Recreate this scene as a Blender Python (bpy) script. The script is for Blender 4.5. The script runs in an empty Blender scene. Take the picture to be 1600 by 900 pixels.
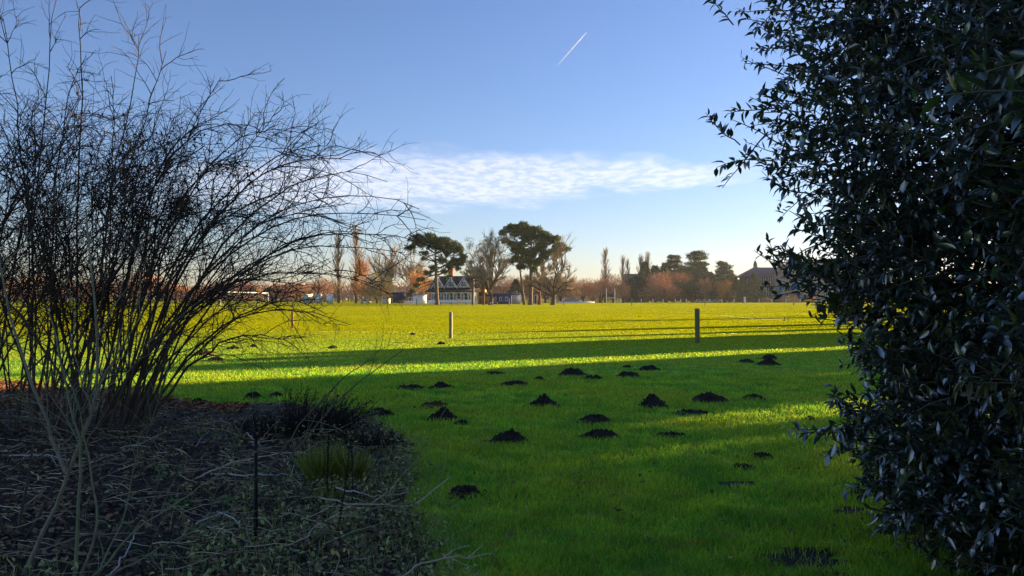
import bpy, math, random
import numpy as np

random.seed(11)
rng = np.random.default_rng(11)
S = bpy.context.scene
COL = S.collection
R = math.radians
F, HZ, EYE = 1246.0, 468.0, 1.5          # focal length in photo pixels, horizon row, eye height

def gp(px, py, z=0.0):
    """ground point seen at a photo pixel"""
    d = F * (EYE - z) / (py - HZ)
    return np.array([(px - 800) / F * d, d, z])

def at(px, py, d):
    return np.array([(px - 800) / F * d, d, EYE - (py - HZ) / F * d])

def xz(px, d):
    return (px - 800) / F * d

# ------------------------------------------------------------------ materials
MATS = {}
HAZE = 0.00008
def nodes_of(m):
    m.use_nodes = True
    nt = m.node_tree
    nt.nodes.clear()
    return nt, nt.nodes, nt.links

def material(name, a, b=None, scale=8.0, rough=0.8, spec=0.3, island=0.0, bump=0.0, detail=4.0, trans=0.0, metal=0.0, stretch=None):
    """noise-varied principled material; island = brightness spread between separate leaves/blades"""
    if name in MATS:
        return MATS[name]
    m = bpy.data.materials.new(name)
    nt, N, L = nodes_of(m)
    b = b or tuple(c * 0.7 for c in a)
    out = N.new('ShaderNodeOutputMaterial')
    bs = N.new('ShaderNodeBsdfPrincipled')
    bs.inputs['Roughness'].default_value = rough
    bs.inputs['Specular IOR Level'].default_value = spec
    bs.inputs['Metallic'].default_value = metal
    tc = N.new('ShaderNodeTexCoord')
    no = N.new('ShaderNodeTexNoise'); no.inputs['Scale'].default_value = scale; no.inputs['Detail'].default_value = detail
    if stretch:
        mp = N.new('ShaderNodeMapping'); mp.inputs['Scale'].default_value = stretch
        L.new(tc.outputs['Object'], mp.inputs['Vector']); L.new(mp.outputs['Vector'], no.inputs['Vector'])
    else:
        L.new(tc.outputs['Object'], no.inputs['Vector'])
    rp = N.new('ShaderNodeValToRGB')
    rp.color_ramp.elements[0].position = 0.32; rp.color_ramp.elements[1].position = 0.68
    rp.color_ramp.elements[0].color = (*a, 1); rp.color_ramp.elements[1].color = (*b, 1)
    L.new(no.outputs['Fac'], rp.inputs['Fac'])
    col = rp.outputs['Color']
    if island:
        ge = N.new('ShaderNodeNewGeometry')
        mr = N.new('ShaderNodeMapRange'); mr.inputs['To Min'].default_value = 1 - island; mr.inputs['To Max'].default_value = 1 + island
        L.new(ge.outputs['Random Per Island'], mr.inputs['Value'])
        mx = N.new('ShaderNodeVectorMath'); mx.operation = 'SCALE'
        L.new(col, mx.inputs[0]); L.new(mr.outputs['Result'], mx.inputs['Scale'])
        col = mx.outputs['Vector']
    L.new(col, bs.inputs['Base Color'])
    if bump:
        bp = N.new('ShaderNodeBump'); bp.inputs['Strength'].default_value = bump; bp.inputs['Distance'].default_value = 0.02
        L.new(no.outputs['Fac'], bp.inputs['Height']); L.new(bp.outputs['Normal'], bs.inputs['Normal'])
    sh = bs.outputs['BSDF']
    if trans:
        tr = N.new('ShaderNodeBsdfTranslucent'); L.new(col, tr.inputs['Color'])
        ms = N.new('ShaderNodeMixShader'); ms.inputs['Fac'].default_value = trans
        L.new(sh, ms.inputs[1]); L.new(tr.outputs['BSDF'], ms.inputs[2]); sh = ms.outputs['Shader']
    L.new(sh, out.inputs['Surface'])
    MATS[name] = m
    return m

# ------------------------------------------------------------------ mesh helpers
class MB:
    """collects vertices and faces, becomes one mesh object"""
    def __init__(self):
        self.v = []; self.f3 = []; self.f4 = []; self.n = 0
    def add(self, v, f3=None, f4=None):
        v = np.asarray(v, float).reshape(-1, 3)
        if f3 is not None and len(f3): self.f3.append(np.asarray(f3, int) + self.n)
        if f4 is not None and len(f4): self.f4.append(np.asarray(f4, int) + self.n)
        self.v.append(v); self.n += len(v)
        return self
    def box(self, lo, hi, rot=0.0, pivot=None):
        (x0, y0, z0), (x1, y1, z1) = lo, hi
        v = np.array([[x0,y0,z0],[x1,y0,z0],[x1,y1,z0],[x0,y1,z0],[x0,y0,z1],[x1,y0,z1],[x1,y1,z1],[x0,y1,z1]], float)
        return self.add(v, f4=[[3,2,1,0],[4,5,6,7],[0,1,5,4],[1,2,6,5],[2,3,7,6],[3,0,4,7]])
    def prism(self, poly, y0, y1):
        """polygon in XZ extruded along Y (convex)"""
        n = len(poly)
        v = [(x, y0, z) for x, z in poly] + [(x, y1, z) for x, z in poly]
        f4 = [[i, (i+1) % n, n + (i+1) % n, n + i] for i in range(n)]
        f3 = [[0, i+1, i] for i in range(1, n-1)] + [[n, n+i, n+i+1] for i in range(1, n-1)]
        return self.add(v, f3=f3, f4=f4)
    def tube(self, pts, rad, k=5, cap=True):
        pts = np.asarray(pts, float); n = len(pts)
        rad = np.broadcast_to(np.asarray(rad, float), (n,))
        t = np.gradient(pts, axis=0); t /= np.linalg.norm(t, axis=1, keepdims=True) + 1e-9
        ref = np.array([0.0, 0, 1]) if abs(t[0, 2]) < 0.9 else np.array([1.0, 0, 0])
        u = np.cross(t, ref); u /= np.linalg.norm(u, axis=1, keepdims=True) + 1e-9
        w = np.cross(t, u)
        a = np.arange(k) * 2 * math.pi / k
        v = pts[:, None] + rad[:, None, None] * (np.cos(a)[None, :, None] * u[:, None] + np.sin(a)[None, :, None] * w[:, None])
        i = np.arange(n - 1)[:, None] * k; j = np.arange(k)[None]; j2 = (j + 1) % k
        f4 = np.stack([i + j, i + j2, i + k + j2, i + k + j], -1).reshape(-1, 4)
        f3 = None
        if cap and k > 3:
            e = (n - 1) * k
            f3 = [[e, e + q, e + q + 1] for q in range(1, k - 1)] + [[0, q + 1, q] for q in range(1, k - 1)]
        return self.add(v.reshape(-1, 3), f3=f3, f4=f4)
    def shards(self, o, d, length, width, bend=0.0):
        """thin tapering blades: origin o, direction d (n,3)"""
        o = np.asarray(o, float); d = np.asarray(d, float); n = len(o)
        d = d / (np.linalg.norm(d, axis=1, keepdims=True) + 1e-9)
        r = rng.normal(size=(n, 3)); s = np.cross(d, r); s /= np.linalg.norm(s, axis=1, keepdims=True) + 1e-9
        length = np.broadcast_to(np.asarray(length, float), (n,))[:, None]; width = np.broadcast_to(np.asarray(width, float), (n,))[:, None]
        v = np.stack([o - s * width / 2, o + s * width / 2, o + d * length], 1).reshape(-1, 3)
        return self.add(v, f3=np.arange(3 * n).reshape(-1, 3))
    def leaves(self, o, d, up, length, width, fold=0.25, curl=0.2):
        """pointed leaves folded along the midrib: 8 vertices each"""
        n = len(o)
        d = d / (np.linalg.norm(d, axis=1, keepdims=True) + 1e-9)
        s = np.cross(d, up); s /= np.linalg.norm(s, axis=1, keepdims=True) + 1e-9
        nn = np.cross(s, d)
        T = np.array([[0,0,0],[-.43,.30,fold],[0,.30,0],[.43,.30,fold],[-.40,.62,fold*.9],[0,.62,0],[.40,.62,fold*.9],[0,1,0]])
        l = np.broadcast_to(length, (n,)); w = np.broadcast_to(width, (n,))
        cu = curl * rng.uniform(-.4, 1.3, n)
        bendz = -cu[:, None] * l[:, None] * (T[None, :, 1] ** 2)
        v = (o[:, None] + s[:, None] * (T[None, :, 0] * w[:, None])[..., None] + d[:, None] * (T[None, :, 1] * l[:, None])[..., None]
             + nn[:, None] * (T[None, :, 2] * w[:, None] * .5 + bendz)[..., None])
        b = np.arange(n)[:, None] * 8
        f4 = np.concatenate([b + [1, 2, 5, 4], b + [2, 3, 6, 5]])
        f3 = np.concatenate([b + [0, 2, 1], b + [0, 3, 2], b + [4, 5, 7], b + [5, 6, 7]])
        return self.add(v.reshape(-1, 3), f3=f3, f4=f4)
    def build(self, name, m, parent=None, smooth=False, loc=None):
        v = np.concatenate(self.v).astype(np.float32)
        f3 = np.concatenate(self.f3) if self.f3 else np.zeros((0, 3), int)
        f4 = np.concatenate(self.f4) if self.f4 else np.zeros((0, 4), int)
        me = bpy.data.meshes.new(name)
        me.vertices.add(len(v)); me.vertices.foreach_set('co', v.ravel())
        idx = np.concatenate([f3.ravel(), f4.ravel()]).astype(np.int32)
        tot = np.concatenate([np.full(len(f3), 3), np.full(len(f4), 4)]).astype(np.int32)
        st = np.concatenate([[0], np.cumsum(tot)[:-1]]).astype(np.int32)
        me.loops.add(len(idx)); me.loops.foreach_set('vertex_index', idx)
        me.polygons.add(len(tot)); me.polygons.foreach_set('loop_start', st); me.polygons.foreach_set('loop_total', tot)
        if smooth: me.polygons.foreach_set('use_smooth', np.ones(len(tot), bool))
        me.update(calc_edges=True); me.validate()
        me.materials.append(m)
        o = bpy.data.objects.new(name, me); COL.objects.link(o)
        if parent: o.parent = parent
        if loc is not None: o.location = loc
        return o

def tag(o, label, cat, group=None):
    o['label'] = label; o['category'] = cat
    if group: o['group'] = group
    return o
def struct(o, kind='structure', label=None, cat=None):
    o['kind'] = kind
    if label: o['label'] = label; o['category'] = cat
    return o
def thing(name, loc, label, cat, group=None, rz=0.0):
    o = bpy.data.objects.new(name, None); COL.objects.link(o)
    o.location = loc; o.rotation_euler = (0, 0, rz); o.empty_display_size = 0.1
    return tag(o, label, cat, group)
def dup(root, loc, label, rz=0.0, scale=1.0, group=None, mats=None):
    r = root.copy(); COL.objects.link(r); r.location = loc; r.rotation_euler = (0, 0, rz); r.scale = (scale,) * 3 if not hasattr(scale, '__len__') else scale
    r['label'] = label
    if group: r['group'] = group
    for ch in list(root.children):
        c = ch.copy(); COL.objects.link(c); c.parent = r
        for g in ch.children:
            e = g.copy(); COL.objects.link(e); e.parent = c
    return r

def wob(x, y):
    """cheap smooth 2-d noise, about -1..1"""
    return (np.sin(x*1.7 + 1.3*np.sin(y*1.1)) + np.sin(y*2.3 + 1.7*np.sin(x*.9+2)) + np.sin((x+y)*3.9 + 2*np.sin(x*2.1-y)) * .7 + np.sin(x*7.1-y*5.3 + np.sin(y*6)) * .5) / 3.2

def unit(n):
    v = rng.normal(size=(n, 3)); return v / np.linalg.norm(v, axis=1, keepdims=True)

# ------------------------------------------------------------------ sun, sky, camera
SUN_AZ, SUN_EL = 31.0, 9.0               # azimuth from +X towards +Y
ca, sa = math.cos(R(SUN_AZ)), math.sin(R(SUN_AZ))
def qt(q, t):
    """point from (across the shadows, towards the sun)"""
    return np.array([-q * sa + t * ca, q * ca + t * sa, 0.0])

w = bpy.data.worlds.new("World"); S.world = w; w.use_nodes = True
nt = w.node_tree; N = nt.nodes; L = nt.links; N.clear()
wo = N.new('ShaderNodeOutputWorld'); bg = N.new('ShaderNodeBackground'); bg.inputs['Strength'].default_value = 0.055
sky = N.new('ShaderNodeTexSky'); sky.sky_type = 'NISHITA'; sky.sun_disc = False
sky.sun_elevation = R(SUN_EL); sky.sun_rotation = R(90 - SUN_AZ)
sky.altitude = 20; sky.air_density = 1.0; sky.dust_density = 0.3; sky.ozone_density = 3.0
# a bank of thin altocumulus low over the field: noise on a flat cloud layer, limited in direction
tc = N.new('ShaderNodeTexCoord'); sp = N.new('ShaderNodeSeparateXYZ'); L.new(tc.outputs['Generated'], sp.inputs[0])
def mth(op, a, b=None, c=None, clamp=False):
    n = N.new('ShaderNodeMath'); n.operation = op; n.use_clamp = clamp
    for i, x in enumerate((a, b, c)):
        if x is None: continue
        if isinstance(x, (int, float)): n.inputs[i].default_value = x
        else: L.new(x, n.inputs[i])
    return n.outputs[0]
def smooth(v, a, b, lo=0.0, hi=1.0):
    n = N.new('ShaderNodeMapRange'); n.interpolation_type = 'SMOOTHSTEP'
    n.inputs['From Min'].default_value = a; n.inputs['From Max'].default_value = b
    n.inputs['To Min'].default_value = lo; n.inputs['To Max'].default_value = hi
    L.new(v, n.inputs['Value']); return n.outputs['Result']
yy = mth('MAXIMUM', sp.outputs['Y'], 0.05)
el = mth('DIVIDE', sp.outputs['Z'], yy); az = mth('DIVIDE', sp.outputs['X'], yy)
zz = mth('MAXIMUM', sp.outputs['Z'], 0.02)
cx = mth('DIVIDE', sp.outputs['X'], zz); cy = mth('DIVIDE', sp.outputs['Y'], zz)
cv = N.new('ShaderNodeCombineXYZ'); L.new(mth('MULTIPLY', cx, 1.9), cv.inputs[0]); L.new(cy, cv.inputs[1])
n1 = N.new('ShaderNodeTexNoise'); n1.inputs['Scale'].default_value = 5.0; n1.inputs['Detail'].default_value = 5.0; n1.inputs['Roughness'].default_value = 0.55; n1.inputs['Distortion'].default_value = 0.3
L.new(cv.outputs[0], n1.inputs['Vector'])
n2 = N.new('ShaderNodeTexNoise'); n2.inputs['Scale'].default_value = 0.9; n2.inputs['Detail'].default_value = 4.0
L.new(cv.outputs[0], n2.inputs['Vector'])
# centre line and half thickness of the bank, tapering to the right
mid = mth('ADD', mth('MULTIPLY', az, 0.03), 0.152)
half = smooth(az, -0.10, 0.36, 0.033, 0.010)
edge = mth('MULTIPLY', mth('SUBTRACT', n2.outputs['Fac'], 0.5), 0.055)
dist = mth('DIVIDE', mth('ABSOLUTE', mth('SUBTRACT', mth('ADD', el, edge), mid)), half)
band = smooth(dist, 0.45, 1.35, 1.0, 0.0)
side = mth('MULTIPLY', smooth(az, -0.52, -0.26), smooth(az, 0.20, 0.36, 1.0, 0.0))
puff = smooth(n1.outputs['Fac'], 0.36, 0.62, 0.45, 1.0)
cl = mth('MULTIPLY', mth('MULTIPLY', band, side), mth('MULTIPLY', puff, 0.50))
mxc = N.new('ShaderNodeMix'); mxc.data_type = 'RGBA'
wb = N.new('ShaderNodeVectorMath'); wb.operation = 'MULTIPLY'; wb.inputs[1].default_value = (.92, .84, 1.02); L.new(sky.outputs[0], wb.inputs[0])
L.new(cl, mxc.inputs['Factor']); L.new(wb.outputs['Vector'], mxc.inputs['A']); mxc.inputs['B'].default_value = (5.6, 5.3, 5.5, 1)
L.new(mxc.outputs['Result'], bg.inputs['Color']); L.new(bg.outputs[0], wo.inputs[0])

sl = bpy.data.lights.new('sun', 'SUN'); sl.energy = 4.5; sl.angle = R(0.5); sl.color = (1.0, 0.77, 0.44)
so = bpy.data.objects.new('sun', sl); COL.objects.link(so)
so.rotation_euler = (R(90 - SUN_EL), 0, math.atan2(ca, -sa)); so.location = (60, 40, 30)

cam = bpy.data.cameras.new('camera'); co = bpy.data.objects.new('camera', cam); COL.objects.link(co); S.camera = co
cam.sensor_width = 36; cam.lens = 36 * F / 1600; cam.shift_y = (HZ - 450) / 1600
cam.clip_start = 0.05; cam.clip_end = 30000
co.location = (0, 0, EYE); co.rotation_euler = (R(90), 0, 0)
S.view_settings.view_transform = 'Standard'; S.view_settings.look = 'None'; S.view_settings.exposure = 2.12; S.view_settings.gamma = 1.0
S.cycles.use_denoising = True
S.cycles.max_bounces = 6; S.cycles.diffuse_bounces = 4; S.cycles.transparent_max_bounces = 8; S.cycles.volume_bounces = 0

# ------------------------------------------------------------------ turf
POST_A = gp(704, 528.5); POST_B = gp(1090, 536)
def turf_material(name, blades):
    m = bpy.data.materials.new(name); nt, N, L = nodes_of(m)
    out = N.new('ShaderNodeOutputMaterial'); ge = N.new('ShaderNodeNewGeometry'); s = N.new('ShaderNodeSeparateXYZ'); L.new(ge.outputs['Position'], s.inputs[0])
    def noise(sc, det=3):
        n = N.new('ShaderNodeTexNoise'); n.inputs['Scale'].default_value = sc; n.inputs['Detail'].default_value = det; L.new(ge.outputs['Position'], n.inputs['Vector']); return n.outputs['Fac']
    def mix(f, a, b):
        n = N.new('ShaderNodeMix'); n.data_type = 'RGBA'
        for k, x in (('Factor', f), ('A', a), ('B', b)):
            if isinstance(x, tuple): n.inputs[k].default_value = (*x, 1)
            elif isinstance(x, float): n.inputs[k].default_value = x
            else: L.new(x, n.inputs[k])
        return n.outputs['Result']
    def rng_(v, a, b, lo=0., hi=1.):
        n = N.new('ShaderNodeMapRange'); n.inputs['From Min'].default_value = a; n.inputs['From Max'].default_value = b; n.inputs['To Min'].default_value = lo; n.inputs['To Max'].default_value = hi
        L.new(v, n.inputs['Value']); return n.outputs['Result']
    lush = mix(rng_(noise(2.2, 5), .36, .64), (0.115, 0.320, 0.045), (0.330, 0.530, 0.062))
    lush = mix(rng_(noise(0.45, 4), .44, .66), lush, (0.340, 0.430, 0.050))
    lush = mix(rng_(noise(6.5, 3), .56, .74), lush, (0.300, 0.300, 0.075))
    mown = mix(rng_(noise(0.10, 5), .38, .62), (0.335, 0.345, 0.003), (0.265, 0.305, 0.003))
    c = mix(rng_(s.outputs['Y'], 16., 40.), lush, mown)
    if blades:
        mr0 = rng_(ge.outputs['Random Per Island'], 0., 1., .65, 1.4)
        fl = N.new('ShaderNodeMix'); L.new(rng_(s.outputs['Y'], 20., 60.), fl.inputs[0]); L.new(mr0, fl.inputs[2]); fl.inputs[3].default_value = 1.0; mr = fl.outputs[0]
        v = N.new('ShaderNodeVectorMath'); v.operation = 'SCALE'; L.new(c, v.inputs[0]); L.new(mr, v.inputs['Scale']); c = v.outputs['Vector']
        dry = rng_(ge.outputs['Random Per Island'], .955, .96)
        c = mix(dry, c, (0.36, 0.30, 0.12))
        # boundary line painted on the mown grass
        def M(op, a, b):
            n = N.new('ShaderNodeMath'); n.operation = op
            for i, x in enumerate((a, b)):
                if isinstance(x, (int, float)): n.inputs[i].default_value = x
                else: L.new(x, n.inputs[i])
            return n.outputs[0]
        ln = M('LESS_THAN', M('ABSOLUTE', M('SUBTRACT', M('ADD', s.outputs['Y'], M('MULTIPLY', s.outputs['X'], .12)), 36.0), 0), .22)
        ln = M('MULTIPLY', ln, rng_(noise(0.9), .42, .55))
        ln = M('MULTIPLY', ln, .75)
        c = mix(ln, c, (0.75, 0.75, 0.70))
        d = N.new('ShaderNodeBsdfPrincipled'); d.inputs['Roughness'].default_value = .6; d.inputs['Specular IOR Level'].default_value = .15; L.new(c, d.inputs['Base Color'])
        t = N.new('ShaderNodeBsdfTranslucent'); 
        tv = N.new('ShaderNodeVectorMath'); tv.operation = 'MULTIPLY'; tv.inputs[1].default_value = (1.55, 1.42, .45); L.new(c, tv.inputs[0]); L.new(tv.outputs['Vector'], t.inputs['Color'])
        ms = N.new('ShaderNodeMixShader'); ms.inputs[0].default_value = .56; L.new(d.outputs[0], ms.inputs[1]); L.new(t.outputs[0], ms.inputs[2]); L.new(ms.outputs[0], out.inputs[0])
    else:
        v = N.new('ShaderNodeVectorMath'); v.operation = 'SCALE'; v.inputs['Scale'].default_value = .85; L.new(c, v.inputs[0])
        d = N.new('ShaderNodeBsdfDiffuse'); L.new(v.outputs['Vector'], d.inputs[0]); L.new(d.outputs[0], out.inputs[0])
    return m
M_TURF = turf_material('turf_soil', False); M_BLADE = turf_material('grass_blades', True)

g = MB(); g.add([(-4000, -200, 0), (4000, -200, 0), (4000, 5000, 0), (-4000, 5000, 0)], f4=[[0, 1, 2, 3]])
struct(g.build('ground', M_TURF))

# planting bed outline
BED = np.array([(-9.5, 14.5)] + [tuple(gp(*p)[:2]) for p in [(60, 606), (230, 622), (330, 636), (430, 634), (520, 642), (585, 660), (640, 700), (645, 745), (632, 790), (672, 850), (680, 930)]] + [(-0.4, 2.6), (-6, 2.4), (-9.5, 5)])
def inside(poly, x, y):
    r = np.zeros(np.shape(x), bool); j = len(poly) - 1
    for i in range(len(poly)):
        xi, yi = poly[i]; xj, yj = poly[j]
        c = ((yi > y) != (yj > y)) & (x < (xj - xi) * (y - yi) / (yj - yi + 1e-12) + xi)
        r ^= c; j = i
    return r
M_SOIL = material('bed_soil', (0.012, 0.009, 0.006), (0.030, 0.022, 0.014), scale=9, rough=.95, bump=.6)
st = 0.09
gx = np.arange(-9.6, 0.2, st); gy = np.arange(2.3, 14.7, st)
X, Y = np.meshgrid(gx, gy); Zb = .012 + .02 * (1 + wob(X*2, Y*2)) + .012 * rng.random(X.shape)
idx = np.arange(X.size).reshape(X.shape)
cxm, cym = X[:-1, :-1] + st/2, Y[:-1, :-1] + st/2
keep = inside(BED, cxm + .08*wob(cxm*5, cym*5), cym + .08*wob(cym*5, cxm*5))
q4 = np.stack([idx[:-1, :-1], idx[:-1, 1:], idx[1:, 1:], idx[1:, :-1]], -1)[keep]
bed = MB(); bed.add(np.stack([X, Y, Zb], -1).reshape(-1, 3), f4=q4)
used = np.unique(q4); remap = np.full(X.size, -1); remap[used] = np.arange(len(used))
bed.v[0] = bed.v[0][used]; bed.f4[0] = remap[bed.f4[0]]
struct(bed.build('soil_bed', M_SOIL, smooth=True))

def soil_patch(px, py, wpx, hpx):
    c = gp(px, py); a = np.linspace(0, 2*math.pi, 40, endpoint=False); rx = wpx/F*c[1]/2; ry = rx * .8
    k = 1 + .25*np.sin(a*3 + px) + .15*np.sin(a*7 + py) + .08*rng.normal(size=40)
    m = MB(); m.add(np.concatenate([[[0, 0, .012]], np.stack([np.cos(a)*rx*k, np.sin(a)*ry*k, np.full(40, .004)], -1)]), f3=[[0, i+1, (i+1) % 40 + 1] for i in range(40)])
    struct(m.build('bare_soil', M_SOIL, loc=c)); return c[0], c[1], rx, ry
PATCHES = [soil_patch(*a) for a in [(1255, 876, 150, 30), (1330, 800, 70, 20), (1150, 757, 60, 14), (1400, 830, 90, 20), (1310, 760, 40, 12), (905, 755, 26, 8)]]
# molehills: photo x, base y, width px, height px, label
HILLS = [
 (591,652,50,15,'broad rounded dark molehill nearest the planting bed corner'),
 (692,657,44,18,'dark peaked molehill with a pale twig leaning on it'),
 (679,637,48,10,'low brownish molehill just beyond the one with a twig'),
 (722,664,20,6,'tiny dark molehill beside the one with a twig'),
 (642,608,54,6,'long flattened patch of dark molehill soil before the sunlit strip'),
 (690,608,40,9,'low dark molehill touching the right end of a flattened one'),
 (773,586,36,5,'thin flat molehill lying closest under the sunlit strip, left of centre'),
 (805,603,46,8,'wide low molehill below the thin flat one near the sunlit strip'),
 (842,595,18,6,'small round molehill between a wide low one and a big twin-humped one'),
 (895,588,44,12,'large twin-humped molehill a short way in front of the sunlit strip'),
 (925,594,32,7,'small low molehill in front of the large twin-humped one'),
 (983,590,40,10,'medium molehill with a long left slope, middle of the turf'),
 (1013,579,30,8,'medium crumbly molehill behind the one with a long slope'),
 (980,575,16,3,'tiny flat molehill nearest the sunlit strip at the middle'),
 (850,636,48,17,'big dark molehill with a small clod on its top'),
 (1020,637,50,20,'tall pointed molehill with a knob on its peak'),
 (1106,629,56,17,'big flat-topped lumpy molehill beyond the pointed one'),
 (1177,625,34,8,'small low molehill standing alone right of the big flat-topped one'),
 (1166,567,26,5,'low left one of the three molehills clustered by the sunlit strip'),
 (1200,571,34,9,'front one of the three molehills clustered by the sunlit strip'),
 (1203,562,28,8,'rear one of the three molehills, touching the sunlit strip'),
 (930,662,58,15,'upper of two ragged molehills close together at mid turf'),
 (940,685,60,15,'lower of two ragged molehills close together, partly grown with grass'),
 (796,692,60,18,'wide dark molehill alone on the turf below the clod-topped one'),
 (725,775,56,16,'nearest dark molehill, at the foot of the turf by the bed'),
 (1050,684,52,7,'flat scraped molehill remnant with grass growing through'),
 (1080,647,62,5,'long thin molehill remnant in front of the flat-topped one'),
 (1190,716,32,7,'small sunken molehill remnant near the evergreen bush'),
 (1160,734,38,7,'ragged sunken soil patch just in front of another remnant'),
 (1265,657,14,4,'tiny dark mound beside the small sunlit patch of grass'),
 (645,524,10,3,'tiny molehill on sunlit grass left of the pale post'),
 (690,539,13,4,'small molehill at the shadow edge below the pale post'),
 (338,564,26,6,'nearer of two reddish sunlit molehills seen through the bare shrub'),
 (318,556,34,7,'farther wider reddish sunlit molehill seen through the bare shrub'),
 (365,546,20,4,'small sunlit molehill behind the drooping twigs'),
 (396,543,13,4,'tiny sunlit molehill farthest behind the drooping twigs'),
 (395,624,30,12,'lumpy dark molehill behind the dry stems at the bed edge'),
 (431,622,26,8,'smaller dark molehill beside the lumpy one at the bed edge'),
 (310,633,38,9,'dark molehill at the edge of the orange leaf litter'),
 (520,545,15,4,'small molehill where the tree shadow begins'),
]
HXY = np.array([[*gp(h[0], h[1] - 1)[:2], h[2] / F * gp(h[0], h[1])[1] * .5] for h in HILLS])

# grass blades: spread evenly in view angle and log distance, so blades grow coarser with distance
def grass(n, dmin, dmax, seg):
    th = rng.uniform(-.86, .86, n); d = np.exp(rng.uniform(math.log(dmin), math.log(dmax), n))
    x, y = d * np.tan(th), d
    ok = ~inside(BED, x + .1*wob(x*6, y*6) + np.abs(rng.normal(0, .16, n)), y + .1*wob(y*6, x*6) + rng.normal(0, .1, n))
    for hx, hy, hr in HXY:
        ok &= ((x - hx) / (hr * .9))**2 + ((y - hy) / (hr * .75))**2 > 1 - .5 * rng.random(n)
    bare = (wob(x*1.9 + 3, y*1.9) + .35*wob(x*6, y*6) < -.80) & (d < 12) & (rng.random(n) < .8)
    for a_, b_, rx_, ry_ in PATCHES:
        bare |= (((x-a_)/rx_)**2 + ((y-b_)/ry_)**2 < rng.uniform(.5, 1.1, n)) & (rng.random(n) < .9)
    x, y, d = x[ok & ~bare], y[ok & ~bare], d[ok & ~bare]; n = len(x)
    rough = np.clip((30 - d) / 18, 0, 1)                       # uncut turf near, mown field beyond
    h = (.020 + rough * (.010 + .017 * np.clip(1 + 1.3*wob(x*3.1, y*3.1) + .6*wob(x*.8, y*.8), .05, 3))) * rng.uniform(.5, 1.35, n)
    wdt = np.maximum(.0045, d * .0011) * rng.uniform(.7, 1.3, n)
    a = rng.uniform(0, 2*math.pi, n); lean = rng.uniform(.15, 1.5, n) * h
    la = a + rng.normal(0, .6, n) + math.pi/2
    sx, sy = np.cos(a) * wdt / 2, np.sin(a) * wdt / 2
    lx, ly = np.cos(la) * lean, np.sin(la) * lean
    b = np.stack([x, y, np.zeros(n)], -1); s_ = np.stack([sx, sy, np.zeros(n)], -1)
    tip = b + np.stack([lx, ly, h], -1)
    m = MB()
    if seg:
        md = b + np.stack([lx*.3, ly*.3, h*.6], -1)
        v = np.stack([b - s_, b + s_, md - s_*.75, md + s_*.75, tip], 1).reshape(-1, 3); k = np.arange(n)[:, None] * 5
        m.add(v, f3=k + [2, 3, 4], f4=k + [0, 1, 3, 2])
    else:
        m.add(np.stack([b - s_, b + s_, tip], 1).reshape(-1, 3), f3=np.arange(3*n).reshape(-1, 3))
    return m
gm = grass(420000, 3.2, 16, True); g2 = grass(520000, 14, 430, False)
for v_ in g2.v: pass
gm.add(np.concatenate(g2.v), f3=np.concatenate(g2.f3))
struct(gm.build('grass', M_BLADE), 'stuff', 'green turf, rough and lush nearby, yellow sunlit mown field beyond', 'grass')

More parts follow.
